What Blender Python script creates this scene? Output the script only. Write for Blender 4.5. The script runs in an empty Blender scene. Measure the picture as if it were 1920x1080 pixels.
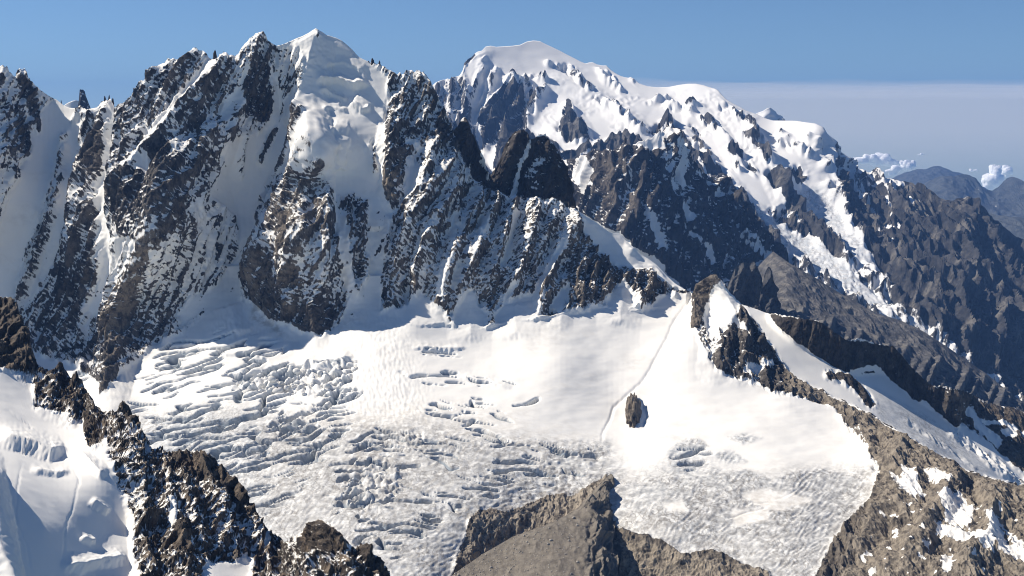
import bpy, math
import numpy as np
from mathutils import Vector

# ------------------------------------------------------------------ camera, sky, sun, exposure
scene = bpy.context.scene
COL = scene.collection
F_PX, PITCH = 2556.0, math.atan(333.0 / 2556.0)      # focal length in photo pixels, tilt below the horizontal
cam_data = bpy.data.cameras.new('camera')
cam_data.sensor_width = 36.0
cam_data.lens = 36.0 * F_PX / 1920.0
cam_data.clip_start = 1.0
cam_data.clip_end = 400000.0
cam = bpy.data.objects.new('camera', cam_data)
COL.objects.link(cam)
cam.location = (0, 0, 0)
cam.rotation_euler = (math.pi / 2 - PITCH, 0, 0)
scene.camera = cam

SUN_AZ, SUN_EL = math.radians(71), math.radians(43)   # azimuth to the left of the view direction (+Y)
sun_dir = Vector((-math.sin(SUN_AZ) * math.cos(SUN_EL), math.cos(SUN_AZ) * math.cos(SUN_EL), math.sin(SUN_EL)))
world = bpy.data.worlds.new('World')
scene.world = world
world.use_nodes = True
wn = world.node_tree
wn.nodes.clear()
w_out = wn.nodes.new('ShaderNodeOutputWorld')
w_bg = wn.nodes.new('ShaderNodeBackground')
w_sky = wn.nodes.new('ShaderNodeTexSky')
w_sky.sky_type = 'NISHITA'
w_sky.sun_disc = False
w_sky.sun_elevation = SUN_EL
w_sky.sun_rotation = -SUN_AZ
w_sky.altitude = 4000.0
w_sky.air_density = 1.3
w_sky.dust_density = 0.35
w_sky.ozone_density = 7.5
w_bg.inputs['Strength'].default_value = 0.067
# seen from this height the horizon dips below the level: tilt the lookup a little, and let the horizon colour run on below it
w_tc = wn.nodes.new('ShaderNodeTexCoord')
w_add = wn.nodes.new('ShaderNodeVectorMath')
w_add.operation = 'ADD'
w_add.inputs[1].default_value = (0, 0, 0.030)
w_max = wn.nodes.new('ShaderNodeVectorMath')
w_max.operation = 'MAXIMUM'
w_max.inputs[1].default_value = (-10, -10, 0.004)
wn.links.new(w_tc.outputs['Generated'], w_add.inputs[0])
wn.links.new(w_add.outputs[0], w_max.inputs[0])
wn.links.new(w_max.outputs[0], w_sky.inputs['Vector'])
wn.links.new(w_sky.outputs[0], w_bg.inputs['Color'])
wn.links.new(w_bg.outputs[0], w_out.inputs['Surface'])

sun_data = bpy.data.lights.new('sun', 'SUN')
sun_data.energy = 5.0
sun_data.angle = math.radians(0.53)
sun_data.color = (1.0, 0.92, 0.80)
sun = bpy.data.objects.new('sun', sun_data)
COL.objects.link(sun)
sun.rotation_euler = sun_dir.to_track_quat('Z', 'Y').to_euler()

scene.view_settings.view_transform = 'Standard'
scene.view_settings.look = 'None'
scene.view_settings.gamma = 1.0
scene.view_settings.exposure = 0.46
scene.render.engine = 'CYCLES'
scene.cycles.filter_width = 1.05

# ------------------------------------------------------------------ helpers: noise, curves, fields
rng = np.random.default_rng(11)
PERM = rng.permutation(256).astype(np.int32)
PERM = np.concatenate([PERM, PERM, PERM])
_g = rng.normal(size=(256, 3))
GRAD = (_g / np.linalg.norm(_g, axis=1)[:, None]).astype(np.float32)


def perlin3(x, y, z):
    xi, yi, zi = np.floor(x), np.floor(y), np.floor(z)
    xf, yf, zf = (x - xi).astype(np.float32), (y - yi).astype(np.float32), (z - zi).astype(np.float32)
    xi, yi, zi = xi.astype(np.int32) & 255, yi.astype(np.int32) & 255, zi.astype(np.int32) & 255
    u, v, w = (t * t * t * (t * (t * 6 - 15) + 10) for t in (xf, yf, zf))
    out = 0
    for dx in (0, 1):
        wx = u if dx else 1 - u
        a = PERM[(xi + dx) & 255]
        for dy in (0, 1):
            wy = wx * (v if dy else 1 - v)
            b = PERM[a + ((yi + dy) & 255)]
            for dz in (0, 1):
                g = GRAD[PERM[b + ((zi + dz) & 255)]]
                out = out + wy * (w if dz else 1 - w) * (g[..., 0] * (xf - dx) + g[..., 1] * (yf - dy) + g[..., 2] * (zf - dz))
    return out * 1.5


def perlin2(x, y, seed=0.0):
    xi, yi = np.floor(x), np.floor(y)
    xf, yf = (x - xi).astype(np.float32), (y - yi).astype(np.float32)
    s = int(seed * 37) & 255
    xi, yi = xi.astype(np.int32) & 255, yi.astype(np.int32) & 255
    u, v = (t * t * t * (t * (t * 6 - 15) + 10) for t in (xf, yf))
    out = 0
    for dx in (0, 1):
        wx = u if dx else 1 - u
        a = PERM[((xi + dx) & 255) + s]
        for dy in (0, 1):
            g = GRAD[PERM[a + ((yi + dy) & 255)]]
            out = out + wx * (v if dy else 1 - v) * (g[..., 0] * (xf - dx) + g[..., 1] * (yf - dy))
    return out * 1.7


def fbm2(x, y, octv=4, gain=0.5, seed=0.0, ridged=False):
    a, t, o = 1.0, 0.0, 0.0
    for k in range(octv):
        n = perlin2(x * 2.03 ** k + k * 17.3, y * 2.03 ** k - k * 9.1, seed + k)
        o = o + a * ((1 - 2 * np.abs(n)) if ridged else n)
        t += a
        a *= gain
    return o / t


def sstep(a, b, x):
    t = np.clip((x - a) / (b - a), 0, 1)
    return t * t * (3 - 2 * t)


def curve(pts):
    p = np.array(pts, float)
    return lambda x: np.interp(x, p[:, 0], p[:, 1])


def tps(ctrl):
    """thin-plate surface through (px, py, value) control points"""
    c = np.array(ctrl, float)
    P, V = c[:, :2] / 400.0, c[:, 2]
    def k(r2): return 0.5 * r2 * np.log(r2 + 1e-12)
    n = len(P)
    K = k(((P[:, None] - P[None]) ** 2).sum(2)) + np.eye(n) * 2e-4
    A = np.zeros((n + 3, n + 3))
    A[:n, :n] = K
    A[:n, n] = A[n, :n] = 1
    A[:n, n + 1:] = P
    A[n + 1:, :n] = P.T
    w = np.linalg.solve(A, np.concatenate([V, [0, 0, 0]]))
    def f(x, y):
        x, y = np.asarray(x, float) / 400.0, np.asarray(y, float) / 400.0
        o = w[n] + w[n + 1] * x + w[n + 2] * y
        for i in range(n):
            o = o + w[i] * k((x - P[i, 0]) ** 2 + (y - P[i, 1]) ** 2)
        return o
    return f


def smin(a, b, k):
    h = np.clip(0.5 + 0.5 * (b - a) / k, 0, 1)
    return b * (1 - h) + a * h - k * h * (1 - h)


CP, SP = math.cos(PITCH), math.sin(PITCH)


def unproject(px, py, Y):
    """world point on the sight line of photo position (px, py) at horizontal distance Y"""
    a, b = (px - 960.0) / F_PX, (540.0 - py) / F_PX
    dy, dz = CP + b * SP, -SP + b * CP
    t = Y / dy
    return np.stack([a * t, Y + 0 * a, dz * t], -1)


# fields over the visible ground, drawn as polygons and strokes, 2 photo pixels per cell
RX0, RX1, RY0, RY1, RS = -130, 2050, 30, 1200, 2.0
rx, ry = np.meshgrid(np.arange(RX0, RX1, RS), np.arange(RY0, RY1, RS))
H, W = rx.shape
wx = rx + 5.0 * fbm2(rx / 40, ry / 40, 3, 0.6, 1) + 2.0 * perlin2(rx / 7, ry / 7, 3)
wy = ry + 5.0 * fbm2(rx / 40, ry / 40, 3, 0.6, 5) + 2.0 * perlin2(rx / 7, ry / 7, 7)


class Field:
    def __init__(self, base=0.0):
        self.a = np.full((H, W), base, np.float32)

    def _win(self, pts, m):
        p = np.array(pts, float)
        i0, i1 = int(max(0, (p[:, 1].min() - m - RY0) // RS)), int(min(H, (p[:, 1].max() + m - RY0) // RS + 2))
        j0, j1 = int(max(0, (p[:, 0].min() - m - RX0) // RS)), int(min(W, (p[:, 0].max() + m - RX0) // RS + 2))
        return (slice(i0, i1), slice(j0, j1))

    def poly(self, pts, val, feather=4.0, warp=1.0):
        w = self._win(pts, feather + 14)
        X = rx[w] + warp * (wx[w] - rx[w])
        Yy = ry[w] + warp * (wy[w] - ry[w])
        p = np.array(pts, float)
        ins = np.zeros(X.shape, bool)
        dmin = np.full(X.shape, 1e9)
        n = len(p)
        for i in range(n):
            x0, y0 = p[i]
            x1, y1 = p[(i + 1) % n]
            c = ((y0 > Yy) != (y1 > Yy))
            with np.errstate(divide='ignore', invalid='ignore'):
                ins ^= c & (X < (x1 - x0) * (Yy - y0) / (y1 - y0 if y1 != y0 else 1e-9) + x0)
            ex, ey = x1 - x0, y1 - y0
            t = np.clip(((X - x0) * ex + (Yy - y0) * ey) / (ex * ex + ey * ey + 1e-9), 0, 1)
            dmin = np.minimum(dmin, (X - x0 - t * ex) ** 2 + (Yy - y0 - t * ey) ** 2)
        sd = np.where(ins, 1, -1) * np.sqrt(dmin)
        m = sstep(-feather, feather, sd)
        self.a[w] = self.a[w] * (1 - m) + val * m
        return self

    @staticmethod
    def _line(pts, X, Yy):
        p = np.array(pts, float)
        best = np.full(X.shape, 1e9)
        side = np.zeros(X.shape)
        wid = np.ones(X.shape)
        along = np.zeros(X.shape)
        L = np.concatenate([[0], np.cumsum(np.hypot(np.diff(p[:, 0]), np.diff(p[:, 1])))])
        for i in range(len(p) - 1):
            x0, y0, x1, y1 = p[i, 0], p[i, 1], p[i + 1, 0], p[i + 1, 1]
            ex, ey = x1 - x0, y1 - y0
            t = np.clip(((X - x0) * ex + (Yy - y0) * ey) / (ex * ex + ey * ey + 1e-9), 0, 1)
            d = np.hypot(X - x0 - t * ex, Yy - y0 - t * ey)
            m = d < best
            best = np.where(m, d, best)
            side = np.where(m, np.sign(ex * (Yy - y0) - ey * (X - x0)), side)
            if p.shape[1] > 2:
                wid = np.where(m, p[i, 2] + t * (p[i + 1, 2] - p[i, 2]), wid)
            along = np.where(m, (L[i] + t * (L[i + 1] - L[i])) / L[-1], along)
        return best, side, wid, along

    def stroke(self, pts, val, width=10, soft=0.5, warp=1.0):
        wmax = max([q[2] for q in pts]) if len(pts[0]) > 2 else width
        w = self._win([q[:2] for q in pts], wmax + 14)
        d, s, wd, al = self._line(pts, rx[w] + warp * (wx[w] - rx[w]), ry[w] + warp * (wy[w] - ry[w]))
        if len(pts[0]) < 3:
            wd = width
        m = 1 - sstep(wd * (1 - soft), wd * (1 + soft), d)
        self.a[w] = self.a[w] * (1 - m) + val * m
        return self

    def rib(self, pts, amp, width=20, warp=1.0, power=1.0):
        """ridge (amp > 0) or gully (amp < 0), tapering to both ends"""
        w = self._win([q[:2] for q in pts], width + 14)
        d, s, wd, al = self._line([q[:2] for q in pts], rx[w] + warp * (wx[w] - rx[w]), ry[w] + warp * (wy[w] - ry[w]))
        h = abs(amp) * np.clip(1 - d / width, 0, 1) ** power * np.clip(np.minimum(al, 1 - al) * 6 + 0.25, 0, 1)
        if amp > 0:
            self.a[w] = np.maximum(self.a[w], h) if power < 9 else self.a[w] + h
        else:
            self.a[w] = self.a[w] - h
        return self

    def lip(self, pts, amp, width=30, drop=3.0, warp=1.0):
        """a bulge that swells towards the line and breaks off just past it (right-hand side of the line as drawn)"""
        w = self._win([q[:2] for q in pts], width + 14)
        d, s, wd, al = self._line([q[:2] for q in pts], rx[w] + warp * (wx[w] - rx[w]), ry[w] + warp * (wy[w] - ry[w]))
        sd = d * s
        h = np.where(sd < 0, np.clip(1 + sd / width, 0, 1) ** 1.5, np.clip(1 - sd / drop, 0, 1))
        h = amp * h * np.clip(np.minimum(al, 1 - al) * 6, 0, 1)
        self.a[w] += h
        return self

    def at(self, px, py):
        fx = np.clip((px - RX0) / RS, 0, W - 1.001)
        fy = np.clip((py - RY0) / RS, 0, H - 1.001)
        j, i = fx.astype(int), fy.astype(int)
        u, v = fx - j, fy - i
        a = self.a
        return (a[i, j] * (1 - u) + a[i, j + 1] * u) * (1 - v) + (a[i + 1, j] * (1 - u) + a[i + 1, j + 1] * u) * v


def inside(pts, X, Y):
    p = np.array(pts, float)
    ins = np.zeros(X.shape, bool)
    n = len(p)
    for i in range(n):
        x0, y0 = p[i]
        x1, y1 = p[(i + 1) % n]
        c = ((y0 > Y) != (y1 > Y))
        ins ^= c & (X < (x1 - x0) * (Y - y0) / ((y1 - y0) if y1 != y0 else 1e-9) + x0)
    return ins


# ------------------------------------------------------------------ materials
def new_mat(name):
    m = bpy.data.materials.new(name)
    m.use_nodes = True
    nt = m.node_tree
    nt.nodes.clear()
    out = nt.nodes.new('ShaderNodeOutputMaterial')
    b = nt.nodes.new('ShaderNodeBsdfPrincipled')
    nt.links.new(b.outputs[0], out.inputs['Surface'])
    return m, nt, b


def nd(nt, typ, **kw):
    n = nt.nodes.new(typ)
    for k, v in kw.items():
        setattr(n, k, v)
    return n


def mixc(nt, fac, a, b):
    n = nd(nt, 'ShaderNodeMix', data_type='RGBA')
    for sock, v in ((n.inputs[0], fac), (n.inputs[6], a), (n.inputs[7], b)):
        if isinstance(v, (tuple, list)):
            sock.default_value = (*v, 1) if len(v) == 3 else v
        elif isinstance(v, (int, float)):
            sock.default_value = v
        else:
            nt.links.new(v, sock)
    return n.outputs[2]


def mth(nt, op, a, b=None, c=None):
    n = nd(nt, 'ShaderNodeMath', operation=op)
    for i, v in enumerate((a, b, c)):
        if v is None:
            continue
        if isinstance(v, (int, float)):
            n.inputs[i].default_value = v
        else:
            nt.links.new(v, n.inputs[i])
    return n.outputs[0]


def ramp(nt, val, lo, hi):
    n = nd(nt, 'ShaderNodeMapRange', interpolation_type='SMOOTHSTEP')
    nt.links.new(val, n.inputs[0])
    n.inputs[1].default_value = lo
    n.inputs[2].default_value = hi
    return n.outputs[0]


def noise(nt, vec, scale, detail=4.0, rough=0.55):
    n = nd(nt, 'ShaderNodeTexNoise')
    n.inputs['Scale'].default_value = scale
    n.inputs['Detail'].default_value = detail
    n.inputs['Roughness'].default_value = rough
    nt.links.new(vec, n.inputs['Vector'])
    return n.outputs['Fac']


def alpine(name, grain, dark=(0.026, 0.0245, 0.025), mid=(0.115, 0.103, 0.093), tan=(0.25, 0.205, 0.155),
           snow=(0.83, 0.81, 0.765), ice=(0.34, 0.37, 0.40), dirt=(0.33, 0.28, 0.22), bump=1.0):
    """rock with snow lying on it; grain = size of one photo pixel there in metres"""
    m, nt, b = new_mat(name)
    pos = nd(nt, 'ShaderNodeNewGeometry').outputs['Position']
    def attr(n):
        return nd(nt, 'ShaderNodeAttribute', attribute_name=n).outputs['Fac']
    a_snow, a_tan, a_ice, a_dirt, a_crack = attr('snow'), attr('tan'), attr('ice'), attr('dirt'), attr('crack')
    n_big = noise(nt, pos, 1 / (60 * grain), 5, 0.6)
    n_mid = noise(nt, pos, 1 / (14 * grain), 5, 0.65)
    st = nd(nt, 'ShaderNodeMapping')
    st.inputs['Scale'].default_value = (1.0, 0.5, 0.42)
    st.inputs['Rotation'].default_value = (0, math.radians(-14), 0)
    nt.links.new(pos, st.inputs['Vector'])
    n_fine = noise(nt, st.outputs[0], 1 / (2.6 * grain), 5, 0.75)
    n_strk = noise(nt, st.outputs[0], 1 / (9 * grain), 4, 0.7)
    rock = mixc(nt, ramp(nt, mth(nt, 'ADD', mth(nt, 'MULTIPLY', n_big, 0.4), mth(nt, 'MULTIPLY', n_mid, 0.6)), 0.40, 0.60), dark, mid)
    rock = mixc(nt, mth(nt, 'MULTIPLY', a_tan, ramp(nt, n_mid, 0.25, 0.6)), rock, tan)
    rock = mixc(nt, mth(nt, 'MULTIPLY', ramp(nt, n_strk, 0.48, 0.62), 0.75), rock, dark)
    rock = mixc(nt, mth(nt, 'MULTIPLY', ramp(nt, n_fine, 0.5, 0.7), 0.5), rock, dark)
    sn = mixc(nt, mth(nt, 'MULTIPLY', a_ice, ramp(nt, n_mid, 0.2, 0.75)), snow, ice)
    sn = mixc(nt, mth(nt, 'MULTIPLY', a_dirt, ramp(nt, n_mid, 0.35, 0.65)), sn, dirt)
    # dusty foliation lines where old ice is laid bare
    fl = nd(nt, 'ShaderNodeMapping')
    fl.inputs['Scale'].default_value = (1.0, 0.55, 1.0)
    fl.inputs['Rotation'].default_value = (0, 0, math.radians(24))
    nt.links.new(pos, fl.inputs['Vector'])
    def lines(scale, count, wid):
        n_c = noise(nt, fl.outputs[0], scale, 5, 0.55)
        return ramp(nt, mth(nt, 'ABSOLUTE', mth(nt, 'SUBTRACT', mth(nt, 'FRACT', mth(nt, 'MULTIPLY', n_c, count)), 0.5)), wid, 0.0)
    ln = mth(nt, 'MAXIMUM', lines(1 / (75 * grain), 17.0, 0.16), mth(nt, 'MULTIPLY', lines(1 / (30 * grain), 9.0, 0.2), 0.7))
    sn = mixc(nt, mth(nt, 'MULTIPLY', mth(nt, 'MULTIPLY', a_ice, ramp(nt, n_big, 0.3, 0.6)), mth(nt, 'MULTIPLY', ln, 0.75)), sn, (0.17, 0.15, 0.13))
    sn = mixc(nt, a_crack, sn, (0.26, 0.30, 0.34))  # blue-grey ice in the crevasses, darkened to stand in for their deep shade
    sn_f = ramp(nt, mth(nt, 'ADD', a_snow, mth(nt, 'MULTIPLY', mth(nt, 'SUBTRACT', n_fine, 0.5), 1.5)), 0.36, 0.64)
    nt.links.new(mixc(nt, sn_f, rock, sn), b.inputs['Base Color'])
    b.inputs['Roughness'].default_value = 0.8
    b.inputs['Specular IOR Level'].default_value = 0.15
    bp = nd(nt, 'ShaderNodeBump')
    bp.inputs['Distance'].default_value = 1.6 * grain * bump
    hgt = mth(nt, 'MULTIPLY', n_fine, mth(nt, 'SUBTRACT', 1.0, mth(nt, 'MULTIPLY', sn_f, 0.85)))
    nt.links.new(hgt, bp.inputs['Height'])
    bp.inputs['Strength'].default_value = 0.9
    nt.links.new(bp.outputs[0], b.inputs['Normal'])
    return m


# ------------------------------------------------------------------ building a stretch of mountain as a grid of ground points
def tag(o, label=None, cat=None, group=None, kind=None):
    if label and not kind:
        kind = 'thing'
    for k, v in (('label', label), ('category', cat), ('group', group), ('kind', kind)):
        if v:
            o[k] = v
    return o


def make_mesh(name, V, Fq, mat, attrs=None, smooth=None, parent=None):
    me = bpy.data.meshes.new(name)
    V = np.ascontiguousarray(V, np.float32)
    Fq = np.ascontiguousarray(Fq, np.int32)
    n, k = Fq.shape
    me.vertices.add(len(V))
    me.vertices.foreach_set('co', V.ravel())
    me.loops.add(n * k)
    me.loops.foreach_set('vertex_index', Fq.ravel())
    me.polygons.add(n)
    me.polygons.foreach_set('loop_start', np.arange(0, n * k, k, dtype=np.int32))
    me.polygons.foreach_set('loop_total', np.full(n, k, np.int32))
    if smooth is not None:
        a = me.attributes.new('sharp_face', 'BOOLEAN', 'FACE')
        a.data.foreach_set('value', ~smooth)
    for key, val in (attrs or {}).items():
        a = me.attributes.new(key, 'FLOAT', 'POINT')
        a.data.foreach_set('value', np.ascontiguousarray(val, np.float32))
    me.update(calc_edges=True)
    me.materials.append(mat)
    o = bpy.data.objects.new(name, me)
    COL.objects.link(o)
    if parent is not None:
        o.parent = parent
    return o


def empty(name, loc, parent=None):
    o = bpy.data.objects.new(name, None)
    o.empty_display_size = 50
    o.location = loc
    COL.objects.link(o)
    if parent is not None:
        o.parent = parent
    return o


def grid_normals(P):
    du = np.gradient(P, axis=1)
    dv = np.gradient(P, axis=0)
    n = np.cross(du, dv)
    n /= np.linalg.norm(n, axis=2)[..., None] + 1e-9
    n *= np.sign((n * -P).sum(2))[..., None] + 1e-9      # towards the open side
    return n / (np.linalg.norm(n, axis=2)[..., None] + 1e-9)


def blur(a, k=1):
    for _ in range(k):
        p = np.pad(a, 1, mode='edge')
        a = (p[:-2, 1:-1] + p[2:, 1:-1] + p[1:-1, :-2] + p[1:-1, 2:] + 2 * p[1:-1, 1:-1]) / 6
    return a


def relief(x0, x1, step, top, bot, rows, depth, grain, bias, disp, rough, seed, lean=0.35,
           flute=1.0, jag=None, tanf=None, icef=None, dirtf=None, extra=None, brk=None, crack=None, outc=None, ampf=None, wide=(0, 0), back=(35, 40, 10), speck=1.0, rockamp=1.0, snowier=0.15):
    """one stretch of mountain: a grid of points from its crest line down, displaced along its normal"""
    px = np.arange(x0, x1 + step * 0.5, step)
    if wide[0]:                                          # coarser ground carried on beyond the edges of the view
        px = np.concatenate([x0 - np.geomspace(wide[0], step * 2, 26), px])
    if wide[1]:
        px = np.concatenate([px, px[-1] + np.geomspace(step * 2, wide[1], 26)])
    t = top(px)
    if jag is not None:
        t = t + jag(px)
    v = np.linspace(0, 1, rows)[:, None]
    PX = np.broadcast_to(px[None], (rows, len(px)))
    PY = t[None] + (bot(px)[None] - t[None]) * v
    if brk is not None:                                  # brk: (line, share of the rows above it)
        ln = np.maximum(brk[0](px), t + 40)[None]
        PY = np.where(v < brk[1], t[None] + (ln - t[None]) * v / brk[1], ln + (bot(px)[None] - ln) * (v - brk[1]) / (1 - brk[1]))
    # base surface, evaluated coarsely then interpolated
    D = depth(PX, PY)
    P = unproject(PX, PY, D)
    N0 = grid_normals(P)
    for _ in range(3):
        N0 = np.stack([blur(N0[..., i], 4) for i in range(3)], -1)
    N0 /= np.linalg.norm(N0, axis=2)[..., None]
    B = bias(PX, PY)
    R = blur(rough(PX, PY) if rough is not None else 1 - sstep(0.15, 0.75, B), 8)
    g = grain
    X, Yw, Z = P[..., 0] / g, P[..., 1] / g, P[..., 2] / g
    u = X + lean * -Z * 1.0
    q = Z * 0.45 + Yw * 0.3
    s = seed * 13.7
    # fluted ribs running down the face, then blocky rock at falling sizes
    wv = 6.0 * perlin3(X / 45 + s, Z / 45, Yw / 60)
    h = 0
    for k, (wl, el, am) in enumerate(((62, 3.5, 9.0), (28, 5.0, 9.5), (14, 5.5, 6.5))):
        h = h + flute * am * (1 - 2.3 * np.abs(perlin3((u + wv) / wl + s * (1 - 2 * (k % 2)), q / (wl * el), Yw / (wl * 3) + s + k)))
    hf = h - 7.0 * flute
    h = 0
    u2 = X + lean * 0.6 * -Z
    for k, (wl, am) in enumerate(((36, 2.4), (17, 2.4), (8.5, 2.3), (4.6, 1.9))):
        n = perlin3(u2 / wl + s + k * 5.1, (Z * 0.62) / wl - k * 3.3, Yw * 0.7 / wl + s)
        h = h + rockamp * am * (1 - 2.2 * np.abs(n))
    amp = ampf(PX, PY) if ampf is not None else 1.0
    hs = hf * amp + (h - 4.0 * rockamp) * (0.45 + 0.55 * amp)
    h = h + hf
    soft = 0.9 * perlin3(X / 90 + s, Z / 90, Yw / 90) * 3 + 0.5 * perlin3(X / 28, Z / 28 - s, Yw / 28) * 1.5
    hh = hs * R + soft * (1 - R) * 0.8
    conc = np.clip(blur(h, 14) - h, -6, 6)
    dd = disp(PX, PY) if disp is not None else 0
    fall = sstep(0, 12, PY - PY[:1]) * 0.75 + 0.25
    P1 = P + N0 * ((hh + dd) * g * fall)[..., None]
    if extra is not None:
        P1 = P1 + N0 * (extra(PX, PY, P, N0) * fall)[..., None]
    N1 = grid_normals(P1)
    # snow lies where it is drawn and on the ledges, melts off the steep
    ledge = N1[..., 2] - N0[..., 2]
    sp = 0.45 * perlin3((u + wv) / 6 + s, Z / 20, Yw / 12) + 0.65 * perlin3(u2 / 3.1 - s, Z / 4.4, Yw / 5) + 0.6 * perlin3((u2 + wv) / 10 + s, (Z + 0.5 * X) / 3.6, Yw / 9) + 0.35 * perlin3(u / 34, Z / 70 - s, Yw / 60)
    if outc is not None:                                 # rock showing through thin snow
        B = B - outc(PX, PY) * sstep(0.28, 0.55, perlin3((u + wv) / 11 - s, Z / 34, Yw / 30) + 0.5 * perlin3(u2 / 4.5, Z / 7 + s, Yw / 8))
    sc = B * 1.15 + snowier + 0.50 * ledge + speck * (0.50 * sp + 0.055 * conc)
    snow = sstep(-0.42, 0.42, sc)
    attrs = {'snow': snow}
    attrs['tan'] = tanf(PX, PY) if tanf is not None else np.zeros_like(snow)
    attrs['ice'] = icef(PX, PY) if icef is not None else np.zeros_like(snow)
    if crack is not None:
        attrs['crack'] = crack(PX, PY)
    attrs['dirt'] = dirtf(PX, PY) if dirtf is not None else np.zeros_like(snow)
    # far side behind the crest, so the mountain has a body
    by, bz, nb = back
    if nb:
        k = np.arange(nb, 0, -1)[:, None, None]
        topP = P1[0][None]
        wob = perlin2(px[None] / 30 + s, np.arange(nb, 0, -1)[:, None] * 0.6)[..., None]
        Bk = topP + np.concatenate([0 * k + 0 * topP[..., :1], by * k * (1 + 0.25 * wob), -bz * k * (1 + 0.25 * wob)], -1)
        P1 = np.concatenate([Bk, P1], 0)
        PXa = np.concatenate([np.broadcast_to(px[None], (nb, len(px))), PX], 0)
        PYa = np.concatenate([np.broadcast_to(PY[:1], (nb, len(px))), PY], 0)
        for key in attrs:
            attrs[key] = np.concatenate([np.broadcast_to(attrs[key][:1], (nb, len(px))), attrs[key]], 0)
    else:
        PXa, PYa = PX, PY
    sharp = crack.raw() if crack is not None else np.zeros_like(snow)
    if nb:
        sharp = np.concatenate([np.zeros((nb, len(px))), sharp], 0)
    return dict(P=P1, PX=PXa, PY=PYa, attrs=attrs, sharp=sharp)


def split(g, zones, mat, default):
    """cut the grid into separate meshes; zones = [(key, polygon)], later ones win; returns {key: (V, F, attrs, smooth)}"""
    P = g['P']
    ny, nx = P.shape[:2]
    idx = np.arange(ny * nx).reshape(ny, nx)
    Fq = np.stack([idx[:-1, :-1], idx[1:, :-1], idx[1:, 1:], idx[:-1, 1:]], -1).reshape(-1, 4)
    cx = (g['PX'][:-1, :-1] + g['PX'][1:, 1:]).ravel() / 2
    cy = (g['PY'][:-1, :-1] + g['PY'][1:, 1:]).ravel() / 2
    cx = cx + 4 * perlin2(cx / 14, cy / 14, 2) + 2.5 * perlin2(cx / 5, cy / 5, 4)
    cy = cy + 4 * perlin2(cx / 14 + 9, cy / 14, 6) + 2.5 * perlin2(cx / 5, cy / 5 + 7, 4)
    zid = np.zeros(len(Fq), int)
    for i, (key, poly) in enumerate(zones):
        zid[inside(poly, cx, cy)] = i + 1
    V = P.reshape(-1, 3)
    sn = g['attrs']['snow'].reshape(-1)
    sh = g['sharp'].reshape(-1)
    out = {}
    for i, key in enumerate([default] + [z[0] for z in zones]):
        m = zid == i
        if not m.any():
            continue
        f = Fq[m]
        uq, inv = np.unique(f, return_inverse=True)
        out[key] = (V[uq], inv.reshape(-1, 4), {k: a.reshape(-1)[uq] for k, a in g['attrs'].items()}, (sn[f].mean(1) > 0.6) & (sh[f].max(1) < 0.12))
    return out


def put(name, part, mat, parent=None):
    V, Fq, at, sm = part
    return make_mesh(name, V, Fq, mat, at, sm, parent)


# ------------------------------------------------------------------ what lies where: snow bias, ribs, tan rock, bare ice, dirt
SNOW = Field(-0.05)      # +1 deep snow, -1 bare rock, around 0 rock flecked with snow
RIB = Field(0.0)         # ribs and gullies, in photo pixels of that distance
TAN = Field(0.10)
ICE = Field(0.0)
DIRT = Field(0.0)

# --- the white massif far behind
SNOW.poly([(780, 170), (838, 146), (868, 128), (905, 84), (1005, 66), (1100, 106), (1200, 148), (1300, 148), (1360, 178), (1450, 218), (1545, 232), (1550, 300), (1556, 352), (1530, 352), (1495, 380), (1440, 400), (1380, 385), (1345, 325),
           (1290, 275), (1262, 232), (1240, 235), (1200, 256), (1170, 262), (1120, 276), (1060, 290), (1040, 272), (1000, 262), (940, 300), (925, 325), (905, 290), (880, 240), (860, 230), (846, 234), (820, 185)], 0.86, 3)
SNOW.poly([(780, 180), (838, 146), (868, 140), (880, 170), (890, 220), (900, 285), (880, 260), (860, 235), (830, 210)], -0.12, 6)
SNOW.poly([(930, 178), (960, 152), (985, 152), (1002, 168), (1010, 200), (1000, 232), (985, 252), (960, 272), (930, 282), (905, 272), (898, 240), (905, 210)], -0.32, 6)
SNOW.poly([(905, 285), (920, 278), (942, 300), (930, 322), (915, 332), (908, 310)], 1.0, 2)
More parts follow.
